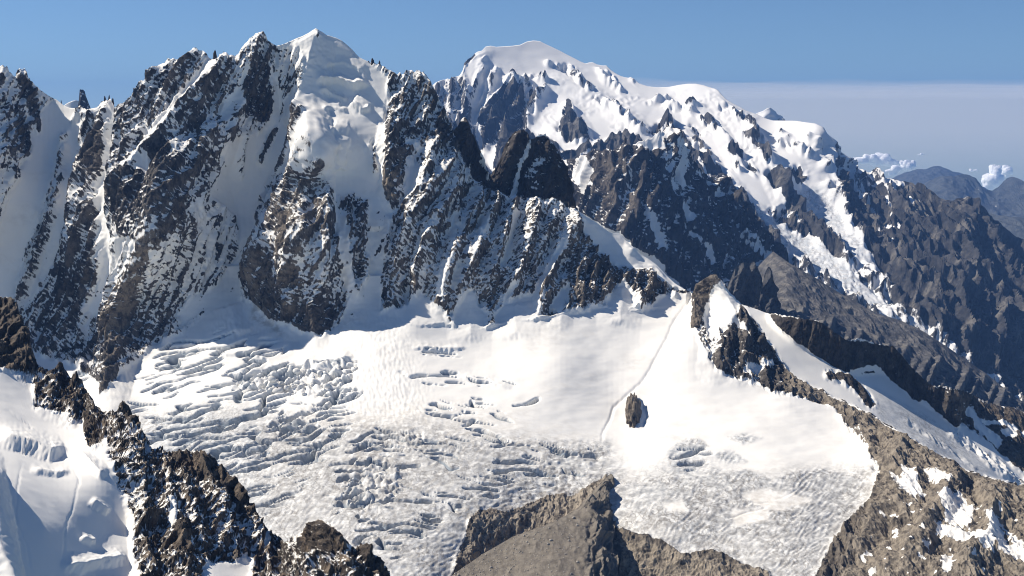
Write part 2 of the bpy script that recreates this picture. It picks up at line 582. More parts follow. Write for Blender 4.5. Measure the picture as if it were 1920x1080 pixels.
for p, v, w in (([(872, 122), (880, 112), (890, 104)], -0.6, 4), ([(905, 120), (898, 150), (885, 190)], -0.05, 7), ([(930, 130), (915, 170), (900, 210)], 0.05, 8), ([(962, 150), (942, 195), (920, 245), (912, 275)], -0.55, 13),
                ([(985, 160), (975, 200), (960, 240), (945, 280)], -0.35, 12), ([(1022, 172), (1008, 205), (990, 235), (980, 255)], -0.5, 8), ([(950, 160), (985, 158), (990, 185)], 0.1, 8),
                ([(1000, 147), (1012, 150), (1020, 155)], -0.5, 6), ([(1026, 122), (1045, 124), (1062, 132)], -0.35, 5), ([(1068, 140), (1086, 152), (1098, 165), (1108, 174)], -0.5, 8), ([(1060, 124), (1078, 128)], -0.2, 4),
                ([(1120, 132), (1130, 142)], -0.1, 4), ([(1140, 138), (1150, 152)], 0.0, 5), ([(1184, 148), (1188, 156)], -0.7, 4), ([(1130, 150), (1155, 160), (1165, 172)], 0.1, 6),
                ([(1120, 192), (1150, 205), (1175, 225), (1195, 246), (1215, 252)], -0.25, 8), ([(1215, 196), (1236, 190), (1254, 186)], -0.2, 5), ([(1286, 206), (1300, 202), (1314, 194)], -0.3, 5), ([(1250, 200), (1300, 215)], 0.2, 8),
                ([(1318, 226), (1330, 232), (1342, 244)], -0.45, 7), ([(1300, 240), (1318, 250)], -0.1, 6), ([(1350, 205), (1366, 206), (1380, 220)], -0.3, 6), ([(1385, 225), (1405, 245), (1420, 262)], -0.35, 9),
                ([(1395, 262), (1415, 275), (1432, 292), (1438, 304)], -0.5, 9), ([(1370, 288), (1386, 298)], -0.95, 7), ([(1462, 252), (1480, 260)], -0.2, 5), ([(1465, 270), (1500, 278), (1515, 290)], 0.1, 8), ([(1520, 262), (1540, 280)], 0.15, 8),
                ([(1535, 285), (1545, 300), (1540, 320)], -0.2, 7), ([(1300, 270), (1320, 282), (1335, 300)], -0.2, 7), ([(1350, 320), (1365, 340), (1372, 360)], -0.8, 7), ([(1388, 365), (1405, 385), (1425, 408)], -0.8, 6), ([(1405, 312), (1415, 325)], -0.6, 6),
                ([(1390, 310), (1380, 318)], 0.0, 6), ([(1352, 250), (1366, 262)], 0.3, 5)):
    SNOW.stroke(p, (v * 0.8 + 0.1 if p[0][1] > 205 else v) if (p[0][1] > 205 or p[0][0] < 1000) else v * 0.4 + 0.2, w * (0.9 if p[0][1] > 205 else 0.75))
SNOW.poly([(1062, 193), (1080, 220), (1100, 250), (1108, 269), (1075, 271), (1055, 263), (1046, 240)], -0.4, 3)
SNOW.poly([(1040, 255), (1056, 266), (1108, 270), (1120, 252), (1145, 265), (1180, 268), (1120, 285), (1060, 292)], 1.0, 3)
SNOW.poly([(1466, 322), (1500, 308), (1512, 335), (1494, 352), (1476, 348), (1492, 382), (1520, 420), (1550, 455), (1580, 488), (1560, 492), (1530, 462), (1490, 412), (1460, 372), (1436, 335), (1440, 322)], -0.95, 3)  # rock band between the tongues; the hollow's shadow painted in as bare rock
SNOW.poly([(1548, 240), (1552, 330), (1566, 385), (1600, 440), (1640, 488), (1662, 512), (1694, 592), (1760, 640), (2050, 860), (2050, 430), (1800, 370), (1720, 340), (1640, 312), (1600, 300)], -0.85, 4)
SNOW.poly([(1552, 250), (1600, 306), (1620, 350), (1640, 410), (1620, 410), (1590, 360), (1560, 330)], 0.05, 6)
for p, v, w in (([(1606, 312), (1640, 332), (1668, 342), (1690, 346)], 0.15, 7), ([(1642, 348), (1666, 354), (1690, 368), (1712, 388)], 0.95, 5), ([(1628, 395), (1640, 412), (1652, 430), (1668, 452)], 0.4, 4), ([(1600, 330), (1640, 350), (1660, 362)], 0.1, 4),
                ([(1655, 360), (1662, 384), (1680, 440), (1688, 460)], 0.05, 3), ([(1690, 364), (1720, 372), (1745, 386)], -0.25, 5), ([(1640, 440), (1660, 460), (1680, 470)], -0.2, 4), ([(1850, 760), (1900, 740)], -0.4, 6)):
    SNOW.stroke(p, v, w)
TONGUES = ([(1400, 372), (1440, 402), (1480, 432), (1520, 456), (1560, 482), (1600, 512), (1640, 546), (1690, 590), (1650, 582), (1610, 562), (1570, 532), (1530, 506), (1490, 482), (1460, 472), (1440, 452), (1415, 412), (1380, 378)],
           [(1496, 362), (1530, 350), (1550, 382), (1570, 412), (1590, 442), (1620, 472), (1658, 512), (1630, 502), (1600, 482), (1570, 462), (1545, 440), (1510, 402), (1490, 378)])
for p in TONGUES:
    SNOW.poly(p, 1.0, 3)
    ICE.poly(p, 0.75, 6)
SNOW.stroke([(1445, 395), (1475, 412), (1500, 438)], -0.1, 5)
SNOW.stroke([(1470, 418), (1490, 430), (1508, 444)], -0.5, 6)
for p, a, w in (([(905, 92), (884, 150), (865, 215)], 10, 26), ([(962, 148), (940, 205), (915, 275)], 12, 26), ([(1030, 165), (1006, 215), (984, 262)], 10, 20), ([(1062, 190), (1085, 232), (1106, 268)], 9, 20), ([(1005, 150), (1060, 160), (1120, 185), (1180, 232), (1225, 262)], 12, 22),
                ([(1345, 180), (1398, 245), (1438, 305), (1470, 372), (1520, 440), (1575, 492)], 14, 26), ([(1548, 240), (1552, 300), (1556, 352), (1580, 420), (1640, 490)], 20, 40), ([(1320, 190), (1290, 230), (1300, 270)], 6, 20), ([(1350, 240), (1374, 285), (1385, 330)], 7, 22),
                ([(1660, 335), (1690, 400), (1700, 480), (1680, 560)], 14, 40), ([(1760, 370), (1740, 440), (1760, 520), (1740, 600)], 14, 36), ([(1812, 372), (1800, 430), (1830, 500), (1860, 580)], 16, 36), ([(1870, 415), (1890, 500), (1920, 580)], 12, 36),
                ([(1720, 400), (1712, 470)], 10, 20), ([(1800, 520), (1790, 600), (1830, 680)], 12, 34), ([(1600, 420), (1640, 470)], 10, 24), ([(1700, 560), (1740, 620), (1800, 670)], 10, 26)):
    RIB.rib(p, a, w)
# --- needles in the middle distance
SNOW.poly([(1056, 290), (1120, 272), (1170, 258), (1200, 262), (1250, 222), (1262, 230), (1290, 275), (1345, 323), (1372, 350), (1440, 430), (1480, 490), (1500, 505), (1470, 560), (1300, 560), (1200, 480), (1150, 440), (1080, 385)], -0.55, 2)
SNOW.poly([(1182, 266), (1205, 257), (1230, 250), (1250, 242), (1258, 254), (1236, 264), (1242, 284), (1214, 286), (1196, 272)], 1.0, 2)
SNOW.poly([(1254, 258), (1276, 264), (1292, 300), (1282, 332), (1262, 302)], 0.45, 4)
SNOW.poly([(1086, 302), (1104, 296), (1114, 330), (1122, 352), (1100, 365), (1076, 340)], 0.5, 4)
for p, v, w in (([(1212, 405), (1224, 438), (1236, 466)], 0.6, 7), ([(1272, 388), (1286, 416)], 0.6, 7), ([(1318, 468), (1334, 494)], 0.95, 6), ([(1264, 308), (1280, 345)], 0.8, 6), ([(1310, 320), (1330, 345), (1348, 368)], 0.2, 4), ([(1240, 300), (1252, 330), (1262, 350)], 0.1, 8),
                ([(1180, 330), (1170, 380)], -0.2, 8), ([(1395, 440), (1420, 462), (1446, 486)], 0.15, 7), ([(1290, 440), (1310, 470)], 0.3, 3), ([(1350, 520), (1362, 545)], -0.2, 6)):
    SNOW.stroke(p, v, w)
TAN.poly([(1110, 300), (1175, 268), (1200, 330), (1190, 420), (1150, 440), (1100, 400)], 0.45, 8)
for p, a, w in (([(1172, 262), (1165, 320), (1140, 380), (1110, 425)], 18, 30), ([(1252, 226), (1258, 290), (1270, 360), (1250, 450), (1240, 520)], 20, 36), ([(1252, 226), (1300, 295), (1360, 350), (1430, 440), (1480, 500)], 14, 30), ([(1190, 270), (1200, 340), (1190, 420)], 14, 22),
                ([(1310, 330), (1320, 410), (1310, 480)], 12, 26), ([(1380, 380), (1380, 450)], 10, 22), ([(1115, 275), (1100, 320), (1090, 360)], 9, 14), ([(1225, 340), (1215, 420), (1180, 480)], 12, 20)):
    RIB.rib(p, a, w)
# --- dark towers behind the ribs
SNOW.poly([(918, 330), (943, 280), (968, 244), (990, 246), (1010, 254), (1026, 252), (1050, 290), (1064, 326), (1086, 395), (1040, 372), (1000, 372), (940, 366), (905, 352)], -0.55, 2)
SNOW.poly([(846, 250), (862, 228), (872, 220), (886, 252), (900, 285), (914, 318), (922, 335), (905, 352), (880, 330), (856, 285)], -0.9, 2)
SNOW.stroke([(992, 268), (978, 308), (966, 345), (962, 372)], 0.4, 4)
SNOW.stroke([(1010, 300), (990, 330), (1000, 350)], -0.1, 8)
SNOW.stroke([(870, 345), (874, 325), (880, 312)], 0.3, 4)
for p, a, w in (([(975, 248), (960, 290), (945, 330), (935, 365)], 12, 22), ([(1024, 254), (1020, 300), (1030, 350), (1040, 380)], 14, 30), ([(870, 224), (872, 270), (880, 320)], 10, 18)):
    RIB.rib(p, a, w)
# --- beyond the brown ridge: lit glacier strip under the dark ridge
SNOW.poly([(1396, 575), (1420, 580), (1445, 590), (1460, 610), (1490, 640), (1530, 668), (1570, 690), (1600, 705), (1650, 700), (1700, 735), (1740, 765), (1790, 806), (1850, 800), (1920, 790), (2050, 830), (2050, 960), (1920, 914), (1830, 893), (1730, 838), (1640, 783), (1560, 745), (1480, 700), (1425, 620)], 1.0, 2)
SNOW.poly([(1440, 590), (1540, 604), (1590, 640), (1675, 650), (1720, 700), (1755, 730), (1800, 770), (1795, 800), (1740, 768), (1700, 735), (1650, 700), (1600, 705), (1570, 690), (1530, 668), (1490, 640)], -0.9, 2)
for p, v, w in (([(1556, 702), (1580, 708), (1610, 730), (1632, 758)], -0.8, 9), ([(1600, 700), (1640, 690), (1660, 710), (1640, 712)], 0.9, 6), ([(1600, 605), (1606, 612)], -0.9, 3), ([(1730, 755), (1760, 780), (1780, 800)], 0.8, 5), ([(1500, 650), (1520, 668)], 0.6, 6)):
    SNOW.stroke(p, v, w)
SNOW.poly([(1755, 725), (1800, 730), (1850, 755), (1920, 772), (2050, 800), (2050, 960), (1920, 914), (1880, 880), (1850, 840), (1800, 805), (1790, 775)], -0.45, 4)
for p, v, w in (([(1820, 770), (1835, 800), (1870, 830)], 0.7, 7), ([(1880, 810), (1900, 815)], 0.7, 5), ([(1800, 800), (1850, 835), (1900, 880), (1920, 900)], 0.75, 6), ([(1790, 815), (1850, 860), (1900, 900)], 0.2, 10), ([(1700, 790), (1760, 830), (1830, 880)], 0.45, 6), ([(1840, 790), (1880, 795), (1920, 812)], 0.5, 4)):
    SNOW.stroke(p, v, w)
ICE.poly([(1640, 730), (1750, 790), (1860, 880), (1830, 890), (1730, 838), (1650, 785)], 0.7, 10)
TAN.poly([(1760, 730), (1850, 750), (2050, 800), (2050, 960), (1880, 890), (1800, 800)], 0.4, 8)
# glacier basin
SNOW.poly([(60, 660), (150, 690), (200, 745), (240, 700), (290, 650), (340, 625), (400, 575), (430, 556), (480, 575), (520, 608), (600, 634),
           (640, 610), (740, 580), (760, 606), (830, 612), (900, 620), (960, 606), (1060, 588), (1130, 576), (1200, 583), (1262, 566), (1296, 548),
           (1304, 560), (1296, 600), (1310, 640), (1330, 680), (1380, 712), (1430, 722), (1500, 745), (1570, 765), (1585, 795), (1625, 845),
           (1640, 890), (1640, 930), (1600, 970), (1560, 1020), (1530, 1090), (1515, 1200), (1480, 1200), (1440, 1075), (1380, 1052), (1330, 1030), (1280, 1040),
           (1240, 1010), (1190, 1000), (1150, 985), (1120, 990), (1100, 940), (1050, 925), (1000, 945), (940, 965), (890, 970), (870, 1010), (850, 1060), (830, 1200), (60, 1200)], 1.0, 3)
# --- wall on the left
SNOW.poly([(-130, 130), (0, 126), (60, 160), (105, 190), (120, 250), (60, 300), (0, 420), (-130, 420)], 0.06, 8)
SNOW.poly([(60, 250), (70, 215), (85, 198), (105, 188), (115, 210), (122, 250), (124, 280), (118, 320), (105, 355), (92, 400), (70, 440), (48, 500), (30, 560),
           (0, 572), (-130, 600), (-130, 380), (0, 420), (12, 380), (35, 330), (55, 290)], 1.0, 6)
SNOW.stroke([(33, 205, 8), (40, 240, 12), (48, 275, 10), (52, 290, 5)], -0.35)
SNOW.stroke([(10, 215), (15, 260), (22, 300), (30, 330)], -0.1, 8)
SNOW.stroke([(40, 150, 10), (55, 175, 14), (66, 215, 10), (70, 245, 6)], -0.5)
SNOW.poly([(103, 188), (118, 196), (140, 203), (147, 201), (136, 222), (126, 243), (120, 252)], 1.0, 2)
SNOW.poly([(128, 240), (150, 212), (160, 225), (150, 250), (163, 262), (152, 300), (146, 316), (143, 345), (136, 385), (125, 420), (100, 470), (70, 540), (50, 575),
           (60, 530), (92, 450), (112, 390), (118, 340), (127, 300)], 1.0, 4)
SNOW.stroke([(122, 255, 4), (112, 310, 7), (100, 360, 9), (85, 420, 14), (60, 490, 18), (40, 560, 16)], 0.0)
SNOW.stroke([(166, 215, 8), (160, 245, 8), (152, 265, 4)], 0.15)
SNOW.stroke([(218, 212, 7), (212, 260, 11), (204, 300, 14), (196, 340, 14), (186, 372, 11), (192, 420, 9), (197, 460, 9), (196, 500, 9), (190, 545, 10), (180, 575, 16)], 1.0)
SNOW.stroke([(222, 430, 4), (232, 450, 9), (222, 490, 7), (205, 530, 5)], 0.9)
SNOW.stroke([(392, 110, 4), (384, 138, 8), (366, 165, 9), (345, 192, 10), (325, 215, 12), (308, 242, 12), (296, 262, 10), (280, 250, 6)], 1.0)
SNOW.stroke([(402, 114, 5), (385, 150, 7), (366, 166, 6)], 0.85)
SNOW.stroke([(300, 262, 5), (285, 285, 8), (268, 306, 8), (250, 322, 6)], 0.55)
SNOW.stroke([(290, 305, 4), (280, 322, 8), (272, 340, 4)], 0.8)
for p in ([(282, 150), (262, 190), (245, 240)], [(340, 125), (318, 165), (296, 205)], [(430, 120), (408, 165), (378, 215), (345, 262)]):
    SNOW.stroke(p, -0.15, 15)
SNOW.poly([(300, 272), (318, 268), (326, 300), (330, 335), (346, 350), (352, 385), (345, 415), (325, 430), (290, 452), (262, 455), (250, 440), (228, 445), (216, 400), (216, 370), (235, 340), (250, 330), (285, 330)], -0.32, 6)
SNOW.poly([(285, 440), (300, 430), (285, 470), (272, 520), (262, 560), (255, 600), (240, 640), (225, 690), (200, 745), (185, 752), (214, 690), (205, 640), (212, 580), (235, 530), (260, 480)], -0.4, 3)
SNOW.poly([(262, 560), (290, 520), (330, 480), (350, 500), (345, 545), (322, 600), (280, 650), (240, 680), (218, 720)], -0.2, 6)
SNOW.poly([(60, 600), (90, 560), (130, 480), (150, 440), (175, 450), (185, 500), (180, 550), (150, 600), (100, 660), (70, 660)], -0.25, 8)
SNOW.poly([(150, 440), (140, 400), (150, 350), (175, 280), (198, 210), (210, 190), (212, 230), (196, 290), (185, 350), (180, 400), (178, 450)], -0.15, 5)
SNOW.poly([(180, 275), (190, 255), (200, 245), (200, 280), (192, 320), (178, 330), (172, 310)], -0.7, 4)
# --- middle face
SNOW.poly([(505, 228), (530, 195), (548, 180), (570, 165), (574, 205), (560, 240), (540, 280), (520, 310), (500, 345), (490, 370), (476, 400), (472, 450), (464, 500), (460, 555), (440, 570),
           (400, 575), (345, 610), (330, 590), (355, 560), (400, 540), (430, 500), (445, 470), (448, 430), (440, 400), (420, 385), (400, 375), (385, 352), (412, 340), (418, 310), (408, 280), (430, 266), (455, 258), (485, 250)], 1.0, 6)
SNOW.stroke([(518, 244, 4), (502, 275, 7), (488, 302, 6)], -0.35)
SNOW.stroke([(456, 260, 5), (450, 300, 6), (455, 330, 3)], -0.05)
SNOW.stroke([(432, 420, 7), (424, 440, 10), (408, 465, 8)], -0.25)
SNOW.stroke([(398, 480, 7), (388, 510, 9), (392, 520, 4)], -0.3)
SNOW.stroke([(460, 490, 5), (458, 525, 7)], -0.1)
SNOW.poly([(345, 262), (375, 245), (412, 260), (418, 300), (410, 335), (385, 360), (370, 372), (345, 345), (335, 310), (340, 285)], -0.12, 6)
SNOW.poly([(330, 430), (370, 410), (380, 430), (372, 470), (345, 500), (325, 490)], -0.3, 8)
SNOW.poly([(352, 385), (370, 372), (400, 380), (430, 400), (440, 440), (415, 500), (380, 540), (345, 560), (340, 500), (370, 450), (355, 410)], 0.25, 8)
SNOW.stroke([(468, 128, 3), (456, 150, 6), (444, 172, 8), (430, 198, 9), (416, 222, 8)], 0.95)
SNOW.stroke([(504, 112, 2.5), (512, 140, 4), (520, 168, 6), (523, 200, 8), (520, 225, 8)], 0.9)
SNOW.poly([(456, 150), (478, 112), (494, 118), (504, 130), (508, 165), (511, 190), (504, 212), (480, 222), (460, 218), (448, 190), (447, 170)], -0.45, 3)
SNOW.poly([(448, 110), (470, 75), (492, 62), (505, 80), (520, 90), (512, 120), (495, 112), (470, 130)], -0.2, 4)
SNOW.poly([(525, 88), (560, 82), (572, 100), (576, 150), (560, 172), (530, 170), (518, 130)], 0.08, 5)
# --- dome and hanging glacier
SNOW.poly([(524, 88), (540, 80), (566, 70), (590, 54), (620, 64), (645, 74), (674, 104), (692, 116), (712, 128), (728, 150), (726, 185), (722, 215), (718, 245), (722, 300), (722, 345), (735, 420), (720, 470),
           (712, 520), (716, 580), (690, 600), (640, 612), (650, 560), (690, 520), (688, 470), (690, 420), (694, 380), (660, 372), (625, 372), (612, 345), (604, 300), (592, 272), (576, 285), (556, 310), (540, 328), (508, 356), (540, 310), (566, 268), (582, 235), (574, 205), (580, 165), (574, 120), (560, 92)], 1.0, 4)
SNOW.stroke([(585, 232), (578, 245), (568, 258)], -0.1, 5)
SNOW.stroke([(597, 62, 3), (597, 72, 3)], -0.5)
SNOW.stroke([(702, 268, 3), (703, 300, 5), (706, 325, 4)], -0.1)
SNOW.poly([(640, 375), (662, 368), (690, 380), (692, 420), (690, 470), (692, 520), (668, 556), (655, 560), (640, 520), (628, 460), (618, 400)], -0.12, 6)
SNOW.stroke([(628, 380), (640, 440), (648, 500), (660, 560)], 0.7, 7)
# --- pillar
SNOW.poly([(590, 276), (603, 302), (606, 340), (612, 380), (625, 430), (630, 470), (640, 520), (655, 560), (645, 590), (620, 614), (600, 632), (575, 625), (540, 612), (505, 604), (480, 580), (466, 560),
           (468, 530), (475, 500), (478, 450), (488, 420), (500, 395), (528, 362), (560, 322)], -0.16, 3)
SNOW.poly([(480, 520), (492, 480), (520, 470), (530, 520), (526, 580), (500, 596), (478, 570)], -0.42, 5)
SNOW.poly([(552, 520), (565, 500), (572, 530), (560, 545)], -0.8, 4)
SNOW.poly([(540, 590), (600, 560), (640, 560), (630, 600), (600, 632), (560, 622)], -0.32, 6)
SNOW.stroke([(548, 420), (540, 470)], -0.7, 8)
SNOW.stroke([(525, 362), (508, 388), (494, 412)], 0.5, 7)
# --- right-hand ribs
SNOW.poly([(728, 150), (700, 118), (760, 140), (800, 148), (830, 205), (850, 245), (870, 300), (830, 300), (800, 270), (760, 240), (735, 210)], -0.10, 6)
SNOW.poly([(800, 160), (822, 190), (845, 240), (860, 290), (830, 280), (812, 230), (800, 195)], -0.25, 6)
SNOW.stroke([(762, 262, 5), (785, 278, 4), (800, 290, 3)], 0.5)
SNOW.stroke([(770, 300, 9), (772, 330, 12), (768, 360, 8)], 1.0)
SNOW.stroke([(722, 340, 4), (728, 375, 4)], 0.9)
SNOW.poly([(718, 230), (750, 240), (765, 290), (755, 340), (738, 380), (722, 375), (720, 300)], -0.2, 4)
SNOW.poly([(722, 340), (740, 345), (742, 375), (724, 380)], -0.8, 3)
for p in ([(852, 405), (846, 450)], [(905, 420), (898, 450)], [(968, 400), (950, 470), (940, 500)], [(1052, 462), (1036, 495), (1016, 532), (1004, 560)], [(958, 545), (945, 570)],
          [(858, 500), (848, 545)], [(830, 500), (824, 560)]):
    SNOW.stroke(p, 0.85, 5)
SNOW.poly([(1090, 430), (1100, 450), (1120, 470), (1142, 490), (1150, 498), (1195, 508), (1240, 535), (1252, 552), (1200, 585), (1160, 535), (1130, 566), (1080, 575), (1060, 520)], -0.22, 4)
for p in ([(742, 586), (770, 565), (790, 545), (800, 562), (815, 575), (832, 592), (842, 612), (800, 616), (760, 610)],
          [(848, 592), (862, 560), (876, 543), (890, 550), (900, 575), (915, 590), (905, 620), (850, 616)],
          [(925, 594), (945, 572), (980, 556), (1006, 552), (1010, 590), (985, 606), (930, 610)],
          [(1030, 575), (1050, 548), (1064, 538), (1062, 560), (1050, 590)],
          [(1128, 570), (1148, 546), (1166, 534), (1182, 546), (1196, 578), (1140, 584)],
          [(1232, 560), (1258, 548), (1290, 548), (1290, 572), (1220, 580)]):
    SNOW.poly(p, 1.0, 2)
SNOW.poly([(1083, 394), (1100, 406), (1140, 430), (1165, 438), (1200, 473), (1230, 493), (1255, 518), (1295, 545), (1270, 540), (1240, 530), (1220, 510), (1195, 506), (1175, 501), (1150, 496), (1140, 488), (1120, 470), (1100, 450), (1090, 430)], 1.0, 2)
# --- peak above the col and the brown ridge running right from it
SNOW.poly([(1300, 575), (1312, 545), (1335, 516), (1345, 516), (1352, 532), (1338, 555), (1325, 575), (1320, 600), (1306, 622), (1294, 618), (1310, 575)], -0.75, 2)
SNOW.poly([(1352, 535), (1372, 550), (1388, 570), (1378, 600), (1372, 620), (1350, 640), (1330, 640), (1320, 605), (1326, 575), (1340, 552)], 1.0, 2)
SNOW.poly([(1388, 572), (1405, 588), (1430, 622), (1450, 650), (1475, 690), (1455, 690), (1430, 680), (1415, 690), (1400, 700), (1380, 710), (1345, 700), (1330, 675), (1345, 665), (1345, 622), (1358, 630), (1376, 610), (1380, 590)], -0.35, 3)
SNOW.stroke([(1372, 608, 3), (1385, 620, 4), (1400, 640, 3)], 0.8)
SNOW.stroke([(1395, 700, 4), (1410, 690, 6), (1425, 695, 4), (1450, 680, 4)], 0.8)
SNOW.poly([(1475, 690), (1500, 712), (1560, 745), (1620, 772), (1700, 818), (1760, 852), (1830, 892), (1920, 912), (2050, 950), (2050, 1200), (1515, 1200), (1530, 1085), (1560, 1020), (1600, 970), (1640, 930), (1640, 885),
           (1628, 845), (1612, 805), (1580, 795), (1568, 768), (1530, 750), (1490, 745), (1450, 738), (1425, 722), (1430, 695)], -0.62, 3)
SNOW.poly([(1430, 700), (1470, 700), (1500, 725), (1460, 735)], -0.25, 4)
for p in ([(1690, 880), (1712, 884), (1722, 910), (1735, 925), (1715, 930), (1700, 905)], [(1668, 888), (1700, 900), (1730, 930), (1690, 920)],
          [(1760, 985), (1800, 1000), (1860, 1010), (1862, 1050), (1830, 1035), (1790, 1020), (1755, 1005)], [(1755, 930), (1800, 925), (1825, 950), (1818, 995), (1775, 985)],
          [(1765, 1050), (1780, 1045), (1785, 1075), (1768, 1080)], [(1845, 975), (1870, 975), (1890, 1020), (1925, 1030), (1925, 1050), (1870, 1040)],
          [(1590, 1020), (1600, 1010), (1605, 1025)], [(1725, 1025), (1745, 1022), (1742, 1040)], [(1880, 985), (1910, 1010), (1925, 1020), (1900, 1025)],
          [(1730, 880), (1760, 890), (1785, 915), (1750, 905)], [(1635, 860), (1650, 880), (1640, 915), (1632, 890)]):
    SNOW.poly(p, 0.42, 7)
_pt = sstep(0.22, 0.4, fbm2(rx / 26, ry / 15, 4, 0.55, 14)) * inside([(1690, 880), (1760, 890), (1850, 950), (1920, 970), (1920, 1080), (1600, 1080), (1660, 940)], wx, wy)
SNOW.a = np.maximum(SNOW.a, (-0.62 + 1.3 * _pt * inside([(1690, 880), (1760, 890), (1850, 950), (1920, 970), (1920, 1090), (1600, 1090), (1660, 940)], rx, ry)).astype(np.float32) * (rx > 1590) + -1.0 * (rx <= 1590)).astype(np.float32)
# --- rock under the glacier's snout
SNOW.poly([(1120, 990), (1150, 985), (1190, 998), (1240, 1012), (1280, 1040), (1330, 1030), (1380, 1052), (1440, 1075), (1480, 1200), (1100, 1200)], -0.85, 3)
SNOW.poly([(870, 1010), (880, 975), (900, 955), (950, 960), (1000, 940), (1050, 925), (1085, 925), (1140, 890), (1120, 1000), (1100, 1200), (820, 1200), (850, 1060)], -0.9, 3)

# ribs and gullies of the wall (crest line, height, half width)
for p, a, w in (
        ([(205, 184), (190, 235), (180, 272), (168, 312), (155, 350), (148, 400), (135, 445), (128, 490)], 26, 26),
        ([(120, 255), (112, 310), (100, 360), (85, 420), (60, 490), (40, 560)], 10, 16),
        ([(240, 190), (236, 230), (230, 280), (222, 320), (214, 365)], 18, 18),
        ([(300, 126), (280, 165), (262, 205), (246, 250), (236, 300)], 20, 26),
        ([(362, 95), (340, 130), (318, 168), (292, 212)], 16, 20),
        ([(415, 102), (398, 140), (372, 178), (345, 215), (320, 250), (298, 278), (268, 308), (240, 342), (222, 390)], 34, 34),
        ([(345, 262), (330, 300), (315, 340), (298, 390), (285, 440), (268, 490), (248, 540), (228, 590), (222, 640), (212, 690), (198, 742)], 44, 44),
        ([(400, 235), (388, 262), (372, 292), (355, 325), (345, 350)], 16, 18),
        ([(485, 66), (470, 105), (455, 150), (445, 195), (425, 250), (412, 290)], 22, 30),
        ([(500, 80), (505, 120), (508, 170), (505, 215)], 14, 18),
        ([(518, 244), (502, 275), (487, 304)], 5, 9),
        ([(591, 58), (582, 110), (580, 165), (574, 215), (588, 240), (594, 276), (575, 325), (545, 378), (518, 425), (498, 480), (488, 550), (482, 580)], 40, 46),
        ([(594, 276), (592, 330), (580, 390), (565, 440), (552, 500), (545, 560), (545, 610)], 34, 32),
        ([(604, 300), (608, 360), (610, 420), (606, 480), (598, 550), (590, 628)], 30, 30),
        ([(570, 350), (552, 400), (535, 450), (525, 500)], 22, 18),
        ([(640, 380), (648, 450), (660, 520), (668, 556)], 12, 18),
        ([(676, 380), (682, 450), (682, 520)], 10, 12),
        ([(730, 226), (726, 280), (735, 330), (725, 378)], 24, 24),
        ([(818, 262), (804, 310), (792, 345), (780, 380)], 24, 22),
        ([(846, 300), (816, 342), (790, 382), (768, 415), (754, 455), (744, 505), (740, 575)], 26, 22),
        ([(862, 312), (842, 360), (820, 402), (800, 452), (785, 502), (772, 552)], 24, 20),
        ([(735, 400), (728, 440), (736, 480), (728, 530)], 12, 14),
        ([(902, 352), (882, 400), (862, 442), (846, 482), (832, 522), (826, 585)], 24, 20),
        ([(936, 370), (920, 402), (900, 442), (880, 492), (862, 535), (852, 580)], 24, 19),
        ([(962, 380), (946, 430), (930, 472), (914, 515), (905, 575)], 24, 20),
        ([(905, 395), (895, 440), (885, 470)], 14, 12),
        ([(1012, 380), (996, 430), (980, 470), (966, 512), (956, 560)], 26, 22),
        ([(1048, 380), (1030, 420), (1012, 460), (998, 500)], 14, 16),
        ([(1086, 404), (1070, 436), (1054, 464), (1034, 504), (1020, 545), (1012, 592)], 26, 20),
        ([(1096, 440), (1092, 500), (1084, 570)], 18, 18),
        ([(1114, 470), (1112, 525), (1102, 575)], 14, 14),
        ([(1146, 498), (1138, 540), (1128, 566)], 16, 14),
        ([(1176, 502), (1172, 530), (1180, 548)], 8, 10),
        ([(1196, 508), (1190, 545), (1198, 580)], 16, 14),
        ([(1222, 512), (1212, 550), (1204, 582)], 16, 14),
        ([(1262, 536), (1266, 560)], 8, 10),
        # peak above the col
        ([(1340, 516), (1322, 545), (1310, 575), (1302, 618)], 16, 20),
        ([(1344, 518), (1362, 560), (1376, 600), (1352, 640), (1340, 690)], 18, 36),
        ([(1388, 572), (1395, 610), (1392, 660), (1385, 705)], 16, 22),
        ([(1425, 622), (1432, 660), (1440, 700)], 12, 18),
        # brown ridge
        ([(1620, 770), (1600, 790), (1590, 800)], 6, 14), ([(1700, 818), (1680, 860), (1660, 900)], 10, 24), ([(1790, 872), (1770, 930), (1730, 1000), (1690, 1060)], 14, 34),
        ([(1860, 905), (1865, 960), (1850, 1020), (1800, 1080)], 16, 34), ([(1660, 930), (1640, 980), (1600, 1050)], 10, 24)):
    RIB.rib(p, a, w)
for p, a, w in (([(390, 112), (366, 165), (325, 215), (300, 262)], -9, 14), ([(216, 214), (205, 300), (187, 375), (196, 480), (190, 550)], -10, 18),
                ([(462, 140), (430, 198), (412, 225)], -6, 12), ([(506, 112), (520, 170), (523, 222)], -6, 9), ([(704, 380), (700, 450), (706, 520), (706, 590)], -12, 22),
                ([(770, 300), (772, 332), (768, 362)], -8, 16), ([(135, 250), (140, 330), (120, 420), (70, 540)], -8, 18), ([(1054, 462), (1036, 496), (1012, 545)], -7, 8),
                ([(430, 300), (450, 400), (440, 520)], -12, 50), ([(640, 225), (655, 300), (650, 370)], -10, 60)):
    RIB.rib(p, a, w)
